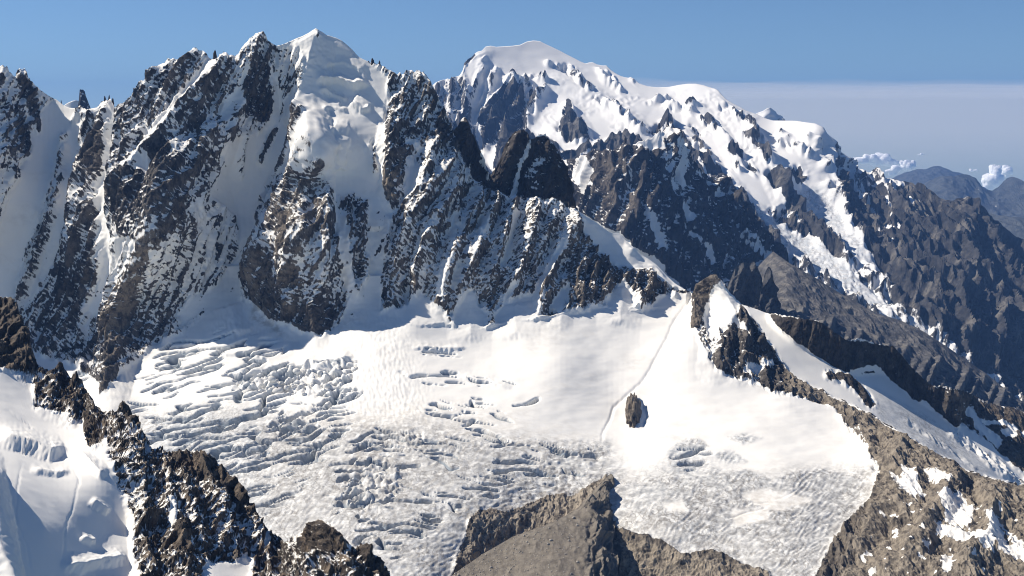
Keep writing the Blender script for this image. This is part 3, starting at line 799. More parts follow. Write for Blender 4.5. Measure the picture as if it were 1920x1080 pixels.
# ice steps of the hanging glacier (drawn left to right, breaking off downwards)
for p, a, w, d in (([(604, 134), (622, 124), (645, 122), (668, 130), (688, 142)], 7, 40, 5), ([(596, 170), (608, 164), (622, 158), (636, 156), (650, 162), (664, 168), (680, 162), (694, 160)], 17, 34, 4),
                   ([(602, 184), (614, 178), (624, 180), (640, 184), (654, 192)], 9, 12, 3), ([(654, 196), (668, 204), (680, 214), (690, 208), (696, 196)], 13, 26, 4),
                   ([(606, 214), (622, 206), (640, 208), (654, 214)], 9, 18, 3),
                   ([(616, 250), (630, 244), (648, 248), (662, 254)], 9, 14, 3), ([(614, 282), (628, 276), (646, 280), (666, 284)], 10, 16, 3), ([(620, 322), (634, 314), (648, 318), (658, 308)], 11, 20, 3),
                   ([(556, 692), (580, 684), (600, 690), (622, 684), (645, 680), (664, 668)], 9, 30, 3),
                   ([(500, 700), (530, 694), (556, 700)], 6, 20, 3), ([(410, 668), (450, 664), (500, 672)], 4, 18, 3), ([(770, 652), (830, 656), (880, 652)], 4, 20, 3), ([(860, 708), (900, 716), (960, 728)], 3, 20, 3),
                   ([(755, 606), (790, 612), (830, 608), (866, 618), (900, 624), (930, 612), (960, 608), (1010, 602), (1060, 590), (1130, 577), (1200, 587), (1262, 570)], 4.0, 16, 3.0)):
    RIB.lip(p, a * 1.25, w, d)
RIB.rib([(612, 226), (650, 232), (690, 236)], -10, 30)
for q, h_, w_ in (([(618, 138), (648, 142), (678, 152)], 20, 40), ([(600, 96), (640, 92), (664, 108)], 12, 44), ([(664, 186), (678, 196), (684, 206)], 22, 24), ([(612, 196), (640, 198)], 16, 18),
                  ([(624, 238), (654, 242)], 15, 18), ([(624, 266), (656, 270)], 16, 18), ([(630, 296), (650, 298)], 17, 22), ([(690, 270), (702, 300), (706, 322)], 12, 12)):
    RIB.rib(q, h_ * 0.42, w_, power=0.9)
RIB.rib([(612, 380), (640, 350), (690, 370)], 4, 30)
RIB.rib([(1204, 750), (1212, 776), (1204, 804)], -4, 9, warp=0.5)
RIB.rib([(1300, 554), (1278, 580), (1258, 612), (1250, 636), (1234, 664), (1218, 696), (1198, 722), (1168, 748), (1150, 766), (1142, 790), (1130, 812), (1128, 830)], -2.2, 4.0, warp=0.5)
for q, h_, w_ in (([(876, 545), (880, 585), (882, 645)], 24, 36), ([(966, 566), (966, 590), (966, 640)], 20, 40), ([(1166, 536), (1164, 565), (1160, 615)], 22, 36), ([(1056, 548), (1052, 580), (1050, 620)], 12, 20)):
    RIB.rib(q, h_ * 0.3, w_ * 1.2)
# avalanche cone, swells
RIB.rib([(432, 572), (440, 600), (450, 630)], 8, 60, power=1.3)
RIB.rib([(640, 590), (700, 640), (720, 700)], 3, 60, power=1.5)
# tan granite
for p, v in (([(285, 440), (300, 430), (272, 520), (255, 600), (225, 690), (190, 750), (214, 690), (205, 640), (212, 580), (235, 530), (260, 480)], 0.9),
             ([(480, 520), (492, 430), (520, 420), (540, 500), (526, 580), (500, 600), (476, 570)], 0.95), ([(550, 520), (565, 490), (575, 530), (560, 550)], 1.0),
             ([(722, 330), (745, 335), (745, 380), (722, 382)], 1.0), ([(740, 460), (770, 400), (870, 340), (960, 390), (1060, 430), (1260, 530), (1200, 590), (1000, 600), (740, 600)], 0.35),
             ([(500, 380), (560, 320), (590, 290), (610, 380), (600, 480), (560, 600), (500, 600)], 0.45),
             ([(1300, 575), (1335, 516), (1345, 516), (1325, 575), (1306, 622), (1294, 618)], 0.6),
             ([(1475, 690), (1700, 815), (1830, 890), (2050, 950), (2050, 1200), (1515, 1200), (1640, 930), (1612, 805), (1490, 745)], 0.62),
             ([(1120, 985), (1280, 1035), (1440, 1072), (1480, 1200), (1100, 1200)], 0.8), ([(870, 1010), (900, 950), (1050, 920), (1140, 890), (1100, 1200), (820, 1200)], 0.95)):
    TAN.poly(p, v, 10)
# bare ice and dust on the lower glacier
ICE_K = 0.8
ICE.poly([(230, 780), (420, 760), (600, 790), (760, 790), (900, 815), (1050, 830), (1140, 835), (1180, 900), (1300, 850), (1400, 900), (1560, 880), (1640, 880), (1640, 940), (1500, 1200), (500, 1200), (400, 1000)], 0.85, 30)
ICE.poly([(1040, 840), (1140, 830), (1140, 900), (1040, 930), (900, 960), (860, 930), (960, 900)], 1.0, 16)
for p in ([(1250, 850), (1275, 825), (1310, 822), (1330, 835), (1290, 850), (1290, 890), (1260, 885)], [(1335, 850), (1370, 845), (1400, 865), (1360, 870)], [(1365, 820), (1400, 812), (1430, 820), (1395, 832)],
          [(1180, 905), (1260, 900), (1330, 895), (1400, 880), (1450, 900), (1540, 880), (1620, 900), (1600, 960), (1450, 1000), (1300, 1010), (1180, 960), (1150, 920)]):
    ICE.poly(p, 1.0, 5)
for p in ([(1390, 925), (1430, 915), (1480, 925), (1530, 940), (1460, 958), (1410, 945)], [(1240, 945), (1280, 938), (1290, 960), (1250, 960)], [(1370, 955), (1440, 950), (1440, 975), (1380, 985)], [(990, 850), (1020, 845), (1010, 880)]):
    ICE.poly(p, 0.0, 4)
DIRT.a += (0.16 * sstep(-0.1, 0.5, fbm2(rx / 120, ry / 50, 4, 0.6, 8))).astype(np.float32)
DIRT.poly([(480, 780), (760, 760), (1130, 830), (1180, 900), (1560, 880), (1640, 900), (1500, 1100), (500, 1100)], 0.38, 40)
DIRT.poly([(600, 850), (700, 820), (760, 830), (700, 880), (640, 920), (590, 900)], 0.5, 16)
DIRT.poly([(560, 860), (620, 800), (660, 830), (600, 930)], 0.35, 20)
DIRT.poly([(860, 960), (1000, 930), (1080, 905), (1090, 930), (960, 970), (880, 990)], 0.6, 6)
DIRT.poly([(1600, 900), (1640, 870), (1642, 930), (1600, 970), (1540, 1060), (1520, 1060), (1580, 960)], 0.4, 8)
DIRT.poly([(480, 575), (500, 590), (540, 632), (520, 630), (470, 600)], 0.6, 5)
DIRT.poly([(1170, 880), (1260, 900), (1300, 960), (1200, 960)], 0.25, 12)

# ------------------------------------------------------------------ the front massif: wall, glacier basin, peak above the col, brown ridge
G_CTRL = [(-120, 700, 4000), (100, 680, 4040), (300, 645, 4010), (430, 600, 4000), (560, 640, 3900), (740, 590, 3960), (900, 622, 3950), (1100, 585, 4080), (1290, 552, 4250),
          (200, 760, 3700), (450, 700, 3720), (660, 690, 3700), (620, 720, 3620), (300, 780, 3560), (600, 770, 3480), (900, 740, 3560), (1050, 680, 3740), (1150, 760, 3600), (1300, 640, 3910), (1330, 690, 3780),
          (1480, 745, 3660), (1600, 800, 3500), (300, 900, 3180), (600, 900, 3080), (780, 830, 3260), (800, 1000, 2840), (900, 940, 2990), (1130, 885, 3180), (1300, 850, 3270), (1300, 1000, 2860), (1500, 980, 2900),
          (1640, 890, 3150), (1600, 960, 2980), (800, 1100, 2650), (1480, 1080, 2690), (1250, 1005, 2850), (1250, 1090, 2760), (960, 1090, 2830), (500, 1150, 2600), (-120, 1150, 2700),
          # crest and flank of the peak and the brown ridge
          (1340, 517, 4170), (1320, 560, 4170), (1388, 572, 4100), (1425, 620, 4020), (1480, 700, 3870), (1560, 750, 3700), (1640, 785, 3540), (1730, 840, 3330), (1830, 893, 3150), (1920, 914, 3060), (2050, 955, 2950),
          (1370, 640, 3950), (1380, 712, 3740), (1700, 900, 3080), (1750, 960, 2900), (1920, 1000, 2790), (1920, 1090, 2560), (1700, 1060, 2660), (1560, 1040, 2780), (2050, 1150, 2430), (1300, 1180, 2560)]
gf = tps(G_CTRL)
CONTACT = [(-120, 650), (0, 648), (60, 655), (100, 668), (150, 702), (190, 750), (205, 748), (240, 697), (280, 660), (320, 635), (360, 605), (400, 578), (432, 560), (470, 577), (510, 606), (560, 622),
           (600, 633), (640, 612), (700, 592), (740, 582), (760, 608), (830, 612), (900, 620), (960, 606), (1010, 602), (1060, 589), (1130, 578), (1200, 584), (1260, 568), (1292, 552)]
W_CTRL = [(x, y, float(gf(x, y)) - (60 if 185 < x < 215 else 0)) for x, y in CONTACT]
W_CTRL += [(-120, 110, 4540), (0, 126, 4600), (100, 186, 4680), (200, 184, 4560), (300, 125, 4500), (365, 92, 4490), (490, 62, 4540), (591, 55, 4570), (674, 106, 4560), (770, 134, 4530), (840, 225, 4470),
           (900, 346, 4370), (1000, 370, 4370), (1080, 392, 4370), (1150, 440, 4390), (1230, 497, 4350), (1195, 506, 4290), (280, 450, 4030), (330, 380, 4090), (400, 270, 4290), (500, 330, 4400), (560, 190, 4480), (590, 280, 4200), (560, 450, 4030), (640, 200, 4420),
           (640, 330, 4260), (700, 480, 4080), (800, 350, 4230), (850, 500, 4060), (540, 250, 4430), (470, 400, 4310), (430, 520, 4190), (110, 300, 4520), (60, 450, 4330), (0, 300, 4350), (180, 400, 4240), (-120, 400, 4150), (1000, 500, 4180)]
wf = tps(W_CTRL)


def coarse(fn):
    """evaluate a smooth field on a coarse lattice and look it up"""
    fld = Field()
    cx, cy = np.meshgrid(np.arange(RX0, RX1 + 20, 10.0), np.arange(RY0, RY1 + 20, 10.0))
    v = fn(cx, cy)
    def f(px, py):
        fx = np.clip((px - RX0) / 10, 0, v.shape[1] - 1.001)
        fy = np.clip((py - RY0) / 10, 0, v.shape[0] - 1.001)
        j, i = fx.astype(int), fy.astype(int)
        a, b = fx - j, fy - i
        return (v[i, j] * (1 - a) + v[i, j + 1] * a) * (1 - b) + (v[i + 1, j] * (1 - a) + v[i + 1, j + 1] * a) * b
    return f


gfc, wfc = coarse(gf), coarse(wf)


def front_depth(px, py):
    w = wfc(px, py) + np.clip(px - 1288, 0, None) * 12.0
    return smin(gfc(px, py), w, 25.0 + 85.0 * sstep(640, 780, px))


SKY_FRONT = [(-130, 118), (-60, 108), (-20, 122), (0, 126), (5, 124), (9, 128), (13, 126), (17, 134), (21, 138), (28, 144), (31, 136), (36, 131), (45, 130), (48, 138), (52, 146), (57, 152), (62, 156), (70, 165), (80, 174),
             (95, 183), (104, 186), (110, 190), (120, 198), (130, 202), (138, 203), (144, 203), (150, 198), (158, 207), (163, 206), (168, 208), (172, 212), (178, 214), (183, 207), (188, 200), (193, 192), (200, 190), (210, 190), (214, 194), (217, 206),
             (222, 210), (228, 206), (232, 205), (236, 195), (242, 192), (248, 190), (254, 187), (258, 182), (262, 174), (267, 165), (271, 156), (276, 154), (281, 158), (285, 153), (290, 140), (296, 128), (303, 124), (309, 120),
             (315, 113), (320, 111), (327, 112), (336, 114), (342, 111), (348, 105), (356, 99), (362, 92), (367, 91), (374, 97), (382, 97), (388, 102), (392, 110), (397, 112), (404, 112), (408, 112), (412, 106), (416, 101), (420, 100), (425, 103), (432, 107),
             (440, 107), (447, 102), (452, 95), (458, 86), (465, 78), (472, 70), (480, 65), (488, 61), (495, 61), (499, 68), (502, 76), (510, 82), (518, 86), (527, 84), (540, 79), (554, 73), (566, 69), (576, 64), (584, 59), (591, 55),
             (597, 57), (605, 61), (612, 66), (620, 68), (630, 71), (640, 76), (650, 84), (660, 93), (668, 102), (674, 108), (682, 112), (689, 115), (696, 117), (703, 120), (713, 122), (720, 126), (726, 132), (735, 135), (745, 139),
             (752, 139), (758, 138), (762, 134), (768, 133), (774, 134), (780, 136), (786, 134), (792, 138), (798, 143), (803, 150), (808, 157), (812, 164), (817, 175), (822, 183), (828, 195), (833, 206), (838, 220), (846, 234),
             (852, 255), (862, 285), (876, 318), (890, 340), (905, 352), (920, 356), (940, 363), (955, 372), (968, 366), (985, 374), (1005, 370), (1020, 379), (1042, 372), (1052, 380), (1062, 378), (1070, 385), (1080, 391), (1086, 397),
             (1100, 407), (1120, 420), (1140, 434), (1150, 438), (1162, 438), (1175, 453), (1195, 473), (1215, 485), (1230, 497), (1240, 508), (1250, 518), (1265, 531), (1280, 540), (1292, 546), (1300, 552), (1304, 556), (1312, 545), (1320, 530), (1330, 520),
             (1337, 516), (1344, 517), (1350, 525), (1358, 532), (1368, 548), (1380, 562), (1388, 570), (1400, 582), (1410, 600), (1425, 620), (1440, 640), (1455, 665), (1470, 685), (1480, 699), (1495, 712), (1520, 727), (1560, 745),
             (1600, 762), (1640, 783), (1690, 813), (1730, 838), (1780, 868), (1830, 893), (1880, 904), (1920, 913), (2050, 952)]
front_top = curve(SKY_FRONT)
snowy_crest = curve([(-130, 1), (60, 1), (105, 0.2), (112, 0), (145, 0), (155, 1), (385, 1), (393, 0.2), (400, 0.3), (410, 1), (500, 1), (525, 0.1), (575, 0.1), (592, 0.5), (600, 0), (690, 0), (720, 0.3), (745, 1), (1080, 1), (1088, 0), (1295, 0), (1310, 1),
                     (1350, 0.6), (1390, 0.6), (1480, 1), (2050, 1)])


def front_jag(px):
    n = 1 - 2 * np.abs(perlin2(px / 11, 0 * px + 3.3)) + 0.8 * perlin2(px / 4.5, 0 * px + 8.1)
    return -2.6 * n * snowy_crest(px)


# crevasses: open cracks following the bend of the ice stream
CREV = Field(0.0)
for p, v, f in (([(240, 740), (330, 640), (440, 640), (520, 660), (540, 700), (640, 740), (640, 830), (560, 900), (480, 960), (380, 880), (300, 830), (220, 790)], 0.85, 48),
                ([(430, 690), (560, 690), (670, 680), (640, 760), (560, 740), (450, 730)], 1.0, 8), ([(540, 760), (680, 720), (640, 830), (480, 880), (420, 850)], 1.0, 16),
                ([(740, 690), (860, 690), (990, 720), (960, 730), (800, 720)], 0.45, 12), ([(780, 650), (880, 655), (860, 670), (790, 665)], 0.4, 8), ([(820, 745), (900, 745), (960, 790), (1000, 830), (880, 810), (800, 770)], 0.6, 12),
                ([(680, 820), (800, 800), (960, 820), (1120, 840), (1120, 900), (960, 920), (840, 960), (760, 1060), (640, 1000), (600, 900)], 0.38, 20), ([(640, 830), (720, 800), (800, 810), (760, 850), (660, 880)], 1.0, 12),
                ([(350, 660), (440, 650), (560, 670), (460, 720), (330, 720)], 0.7, 12), ([(110, 640), (210, 640), (220, 690), (150, 720)], 0.5, 10),
                ([(960, 740), (1010, 745), (1010, 770), (960, 765)], 0.4, 6), ([(1250, 850), (1300, 822), (1340, 850), (1290, 890)], 0.5, 6), ([(1180, 920), (1600, 900), (1560, 1000), (1300, 1010)], 0.13, 20)):
    CREV.poly(p, v, f)
DEBRIS = Field(0.0)
DEBRIS.poly([(640, 600), (745, 588), (775, 680), (810, 780), (700, 800), (630, 760), (690, 680)], 0.8, 42)
DEBRIS.poly([(430, 570), (480, 600), (540, 640), (440, 640), (400, 620)], 0.6, 12)
SERAC = Field(0.0)
for p, v in (([(430, 700), (520, 690), (560, 690), (670, 682), (660, 715), (610, 745), (540, 738), (440, 728)], 1.0), ([(640, 880), (720, 850), (760, 880), (740, 940), (680, 960), (640, 930)], 0.8),
             ([(500, 790), (600, 760), (600, 800), (520, 820)], 0.6), ([(1040, 840), (1140, 840), (1130, 900), (900, 960)], 0.25), ([(700, 820), (790, 805), (800, 850), (720, 850)], 0.7)):
    SERAC.poly(p, v, 10)


AMP = Field(1.0)
for p, v in (([(1120, 970), (1280, 1020), (1440, 1060), (1480, 1200), (1100, 1200)], 0.4), ([(860, 1010), (890, 950), (1050, 910), (1150, 880), (1110, 1200), (820, 1200)], 0.32), ([(1475, 685), (1700, 805), (1830, 880), (2050, 940), (2050, 1200), (1515, 1200), (1650, 930), (1612, 800), (1480, 750)], 0.6),
             ([(1290, 500), (1400, 560), (1480, 690), (1430, 730), (1330, 690), (1290, 620)], 0.65)):
    AMP.poly(p, v, 10)
OUTC = Field(0.0)
for p, v in (([(-130, 120), (60, 150), (120, 250), (100, 360), (40, 560), (-130, 600)], 0.75), ([(120, 230), (170, 210), (240, 200), (200, 400), (200, 560), (50, 580)], 0.8), ([(385, 180), (470, 120), (560, 90), (575, 200), (500, 345), (465, 560), (330, 610), (345, 420)], 1.0),
             ([(430, 250), (520, 250), (545, 220), (520, 300), (480, 400), (465, 440), (440, 400)], 0.45), ([(620, 365), (720, 350), (735, 440), (715, 580), (640, 612)], 1.1), ([(690, 130), (760, 140), (850, 260), (780, 380), (720, 350), (722, 200)], 1.0)):
    OUTC.poly(p, v, 10)


def glacier_relief(px, py, P, N):
    c = CREV.at(px, py)
    se = SERAC.at(px, py)
    ic = ICE.at(px, py)
    bend = np.where(px < 700, 0.30 * (px - 700), -0.16 * (px - 700))
    bend = np.where(px > 1150, -72 + 0.10 * (px - 1150), bend)
    al = px - 0.3 * py
    hh = 0
    CR = 0
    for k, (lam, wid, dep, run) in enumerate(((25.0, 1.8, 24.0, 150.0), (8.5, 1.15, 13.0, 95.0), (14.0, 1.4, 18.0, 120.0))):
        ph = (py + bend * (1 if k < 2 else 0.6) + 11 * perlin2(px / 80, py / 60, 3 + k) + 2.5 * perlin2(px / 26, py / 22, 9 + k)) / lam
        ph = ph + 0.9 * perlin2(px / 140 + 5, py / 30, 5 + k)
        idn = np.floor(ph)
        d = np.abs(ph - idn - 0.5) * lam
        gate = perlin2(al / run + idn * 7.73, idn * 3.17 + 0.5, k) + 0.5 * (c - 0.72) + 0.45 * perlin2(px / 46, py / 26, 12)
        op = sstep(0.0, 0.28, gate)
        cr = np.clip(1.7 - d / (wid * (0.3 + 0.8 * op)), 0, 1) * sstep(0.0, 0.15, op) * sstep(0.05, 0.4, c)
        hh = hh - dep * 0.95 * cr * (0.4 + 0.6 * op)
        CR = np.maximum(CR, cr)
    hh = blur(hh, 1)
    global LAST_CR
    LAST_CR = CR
    # wind-worn snow and avalanche debris
    hh = hh + 1.1 * perlin2((px + 0.5 * py) / 46, py / 15, 21) + 0.28 * perlin2((px + 0.8 * py) / 17, py / 5, 23) * (SNOW.at(px, py) > 0.5)
    hh = hh + DEBRIS.at(px, py) * (1.5 * perlin2(px / 6, py / 7, 31) + 0.8 * (1 - 2 * np.abs(perlin2(px / 9, py / 22, 33))))
    # jumbled blocks
    bl = np.abs(perlin2(px / 26, py / 13, 7)) + 0.4 * np.abs(perlin2(px / 11, py / 6, 3))
    hh = hh + se * (22.0 * (bl - 0.35))
    # melt-worn ice: fine foliation
    fo = py + bend
    st = (1 - 2 * np.abs(perlin2((fo * 0.8 + 0.5 * al) / 7.0, (al - fo) / 30, 4))) * 1.6 + 0.8 * perlin2(px / 9, py / 5, 11) + 1.6 * perlin2(px / 30, py / 16, 13)
    hh = hh + ic * st * (SNOW.at(px, py) > 0.5)
    return hh


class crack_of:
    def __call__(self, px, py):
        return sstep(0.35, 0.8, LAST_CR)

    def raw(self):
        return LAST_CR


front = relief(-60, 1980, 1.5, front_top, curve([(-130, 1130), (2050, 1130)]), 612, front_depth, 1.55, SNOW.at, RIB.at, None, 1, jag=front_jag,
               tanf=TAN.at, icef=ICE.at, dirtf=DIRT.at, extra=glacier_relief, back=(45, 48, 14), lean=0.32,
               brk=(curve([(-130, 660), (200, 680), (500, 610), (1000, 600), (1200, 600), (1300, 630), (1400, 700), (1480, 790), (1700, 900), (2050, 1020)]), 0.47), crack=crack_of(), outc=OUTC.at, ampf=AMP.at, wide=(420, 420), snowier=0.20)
M_FRONT = alpine('granite_and_snow', 1.5)
M_BROWN = alpine('brown_rubble', 1.3, dark=(0.062, 0.053, 0.045), mid=(0.165, 0.143, 0.117), tan=(0.35, 0.30, 0.235))
GLACIER = [(-700, 690), (60, 662), (100, 668), (150, 702), (190, 750), (205, 748), (240, 697), (280, 660), (320, 635), (360, 605), (400, 578), (432, 560), (470, 577), (510, 606), (560, 622),
           (600, 633), (640, 612), (700, 592), (740, 582), (760, 610), (830, 614), (900, 622), (960, 608), (1010, 604), (1060, 590), (1130, 580), (1200, 586), (1260, 570), (1294, 550), (1304, 560), (1296, 600), (1298, 622), (1322, 640), (1332, 680), (1380, 712), (1430, 724), (1500, 746), (1570, 766), (1585, 797), (1625, 846),
           (1640, 890), (1640, 930), (1600, 970), (1560, 1020), (1530, 1090), (1515, 1200), (1480, 1200), (1440, 1075), (1380, 1052), (1330, 1030), (1280, 1040), (1240, 1010), (1190, 1000), (1150, 985), (1120, 990), (1100, 940), (1050, 925), (1000, 945), (940, 965), (890, 970), (870, 1010), (850, 1060), (830, 1200), (-700, 1200)]
zones = [
    ('rock_wall', [(-700, 20), (152, 20), (160, 215), (166, 240), (142, 345), (136, 385), (125, 420), (100, 470), (60, 575), (60, 662), (-700, 690)]),
    ('wall>snow_face', [(60, 250), (70, 215), (85, 198), (105, 188), (122, 200), (140, 203), (147, 201), (128, 245), (124, 280), (118, 320), (105, 355), (92, 400), (70, 440), (48, 500), (30, 560), (0, 572), (-700, 600), (-700, 380), (0, 420), (12, 380), (35, 330), (55, 290)]),
    ('peak>hanging_glacier', [(524, 88), (540, 60), (590, 40), (650, 60), (674, 104), (692, 116), (712, 128), (728, 150), (726, 185), (722, 215), (718, 245), (722, 300), (722, 345), (694, 380), (660, 372), (625, 372), (612, 345), (604, 300), (592, 272), (576, 285), (556, 310), (508, 356), (540, 310), (566, 268), (582, 235), (574, 205), (580, 165), (574, 120), (560, 92)]),
    ('peak>rock_pillar', [(590, 276), (603, 302), (606, 340), (612, 380), (625, 430), (630, 470), (640, 520), (655, 560), (645, 590), (620, 614), (600, 634), (575, 626), (540, 614), (505, 606), (480, 582), (466, 560), (468, 530), (475, 500), (478, 450), (488, 420), (500, 395), (528, 362), (560, 322)]),
    ('peak>snow_face', [(505, 228), (548, 180), (570, 165), (574, 205), (560, 240), (520, 310), (490, 370), (476, 400), (472, 450), (464, 500), (460, 555), (440, 570), (400, 575), (345, 610), (330, 590), (400, 540), (445, 470), (448, 430), (420, 385), (400, 375), (385, 352), (412, 340), (418, 310), (408, 280), (455, 258)]),
    ('peak>snow_couloir', [(388, 105), (402, 116), (385, 150), (366, 172), (335, 215), (312, 248), (296, 268), (284, 258), (310, 222), (340, 182), (366, 152), (380, 125)]),
    ('peak>ribbed_buttress', [(740, 582), (728, 540), (745, 440), (790, 360), (840, 300), (876, 318), (905, 340), (1000, 350), (1080, 380), (1090, 430), (1150, 496), (1240, 530), (1262, 566), (1200, 586), (1060, 590), (900, 622), (760, 610)]),
    ('peak>snow_shoulder', [(1083, 380), (1100, 396), (1140, 420), (1165, 428), (1200, 463), (1230, 483), (1300, 540), (1270, 540), (1240, 530), (1220, 510), (1195, 506), (1175, 501), (1150, 496), (1140, 488), (1120, 470), (1100, 450), (1090, 430)]),
    ('peak>snow_fan', [(742, 586), (770, 565), (790, 545), (815, 575), (832, 592), (842, 614), (800, 616), (760, 612)]),
    ('peak>snow_fan.001', [(848, 592), (862, 560), (876, 543), (900, 575), (915, 590), (905, 622), (850, 618)]),
    ('peak>snow_fan.002', [(925, 594), (945, 572), (980, 556), (1006, 552), (1010, 590), (985, 608), (930, 612)]),
    ('peak>snow_fan.003', [(1128, 570), (1148, 546), (1166, 534), (1182, 546), (1196, 580), (1140, 586)]),
    ('glacier', GLACIER),
    ('glacier>icefall', [(440, 690), (520, 685), (560, 682), (670, 676), (665, 715), (640, 760), (680, 720), (660, 800), (620, 840), (480, 880), (420, 850), (500, 780), (430, 730)]),
    ('glacier>bare_ice', [(1040, 840), (1140, 830), (1142, 895), (1085, 922), (1050, 925), (1000, 945), (940, 965), (890, 970), (860, 930), (960, 880)]),
    ('col_peak', [(1304, 560), (1300, 530), (1340, 500), (1400, 560), (1480, 690), (1462, 738), (1430, 724), (1380, 712), (1332, 680), (1322, 640), (1298, 622), (1296, 600)]),
    ('col_peak>snow_cap', [(1352, 520), (1372, 540), (1392, 572), (1378, 600), (1372, 620), (1350, 640), (1330, 650), (1320, 605), (1326, 575), (1340, 552)]),
    ('brown_ridge', [(1478, 680), (1600, 740), (1700, 800), (1830, 870), (2700, 930), (2700, 1200), (1515, 1200), (1530, 1090), (1560, 1020), (1600, 970), (1640, 930), (1640, 890), (1625, 846), (1585, 797), (1570, 766), (1500, 746), (1462, 738)]),
    ('snout_cliff', [(1120, 990), (1150, 985), (1190, 1000), (1240, 1010), (1280, 1040), (1330, 1030), (1380, 1052), (1440, 1075), (1480, 1200), (1105, 1200)]),
    ('snout_bluff', [(870, 1010), (890, 970), (940, 965), (1000, 945), (1050, 925), (1100, 920), (1140, 890), (1120, 990), (1105, 1200), (830, 1200), (850, 1060)]),
]
pieces = split(front, zones, M_FRONT, 'peak')


def base_of(part):
    V = part[0]
    i = V[:, 2].argmin()
    return V[i]


def assemble(key, name, body, prefix, label, cat, kind=None):
    root = put(name, pieces[key], body or M_FRONT)
    tag(root, label, cat, kind=kind)
    for k in pieces:
        if k.startswith(prefix + '>'):
            put(k.split('>')[1].split('.')[0], pieces[k], M_FRONT, root)
    return root


peak = assemble('peak', 'snow_capped_mountain', None, 'peak', 'huge rock wall with white snow dome and hanging glacier on its summit', 'mountain')
wall = assemble('rock_wall', 'mountain_wall', None, 'wall', 'shaded snowy mountain wall with dark crest, cut off by the left edge', 'mountain')
glacier = assemble('glacier', 'glacier', None, 'glacier', 'wide white crevassed glacier basin below the rock wall', 'glacier', 'structure')
col_peak = assemble('col_peak', 'pointed_peak', None, 'col_peak', 'small pointed rock peak with white snow face above the glacier col', 'peak')
ridge = assemble('brown_ridge', 'rock_ridge', M_BROWN, 'brown_ridge', 'long brown rubbly rock ridge bordering the glacier, with scattered snow patches', 'ridge')
cliff = assemble('snout_cliff', 'rock_cliff', M_BROWN, 'snout_cliff', 'brown rock cliff under the ragged grey ice edge at the bottom', 'cliff')
bluff = assemble('snout_bluff', 'rock_bluff', M_BROWN, 'snout_bluff', 'tan rubbly rock bluff between grey ice and the smooth moraine', 'cliff')
# ------------------------------------------------------------------ dark towers just behind the wall
def layer(name, label, cat, x0, x1, step, top, bottom, rows, ctrl, grain, mat, seed, parent=None, kind=None, jagamp=0.0, bias=None, lower=0.0, **kw):
    f = tps(ctrl)
    tc = curve([(x, y + lower) for x, y in top])
    jg = None
    if jagamp:
        def jg(px):
            n = 1 - 2 * np.abs(perlin2(px / 9 + seed, 0 * px + seed)) + 0.8 * perlin2(px / 4 + seed, 0 * px + 8.1)
            return -jagamp * n
    disp = kw.pop('disp', RIB.at)
    g = relief(x0, x1, step, tc, curve(bottom), rows, f, grain, bias or SNOW.at, disp, kw.pop('rough', None), seed, jag=jg, tanf=kw.pop('tanf', TAN.at), icef=kw.pop('icef', ICE.at), dirtf=None, **kw)
    zs = []
    pc = split(g, zs, mat, 'all')
    o = put(name, pc['all'], mat, parent)
    return tag(o, label, cat, kind=kind), g


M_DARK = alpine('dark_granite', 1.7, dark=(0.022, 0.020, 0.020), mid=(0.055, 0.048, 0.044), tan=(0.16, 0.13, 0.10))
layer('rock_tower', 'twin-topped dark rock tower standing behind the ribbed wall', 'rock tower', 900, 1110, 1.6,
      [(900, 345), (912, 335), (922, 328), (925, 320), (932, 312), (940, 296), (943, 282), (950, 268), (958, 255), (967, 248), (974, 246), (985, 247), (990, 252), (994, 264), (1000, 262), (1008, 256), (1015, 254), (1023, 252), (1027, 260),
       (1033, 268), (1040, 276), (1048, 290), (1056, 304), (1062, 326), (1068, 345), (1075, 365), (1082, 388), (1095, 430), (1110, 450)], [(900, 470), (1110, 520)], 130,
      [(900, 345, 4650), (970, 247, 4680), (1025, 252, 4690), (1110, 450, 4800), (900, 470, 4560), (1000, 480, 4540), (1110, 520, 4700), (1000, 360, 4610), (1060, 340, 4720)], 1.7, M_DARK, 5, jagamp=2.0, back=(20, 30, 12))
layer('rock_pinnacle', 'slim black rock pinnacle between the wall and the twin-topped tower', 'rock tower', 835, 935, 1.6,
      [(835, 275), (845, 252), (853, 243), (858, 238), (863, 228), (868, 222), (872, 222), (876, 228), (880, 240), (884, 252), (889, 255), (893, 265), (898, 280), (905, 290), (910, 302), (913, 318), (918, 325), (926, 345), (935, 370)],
      [(835, 420), (935, 450)], 120, [(835, 275, 4520), (870, 222, 4540), (935, 370, 4640), (835, 420, 4440), (935, 450, 4540), (880, 320, 4500)], 1.7, M_DARK, 6, jagamp=1.6, back=(16, 30, 12))

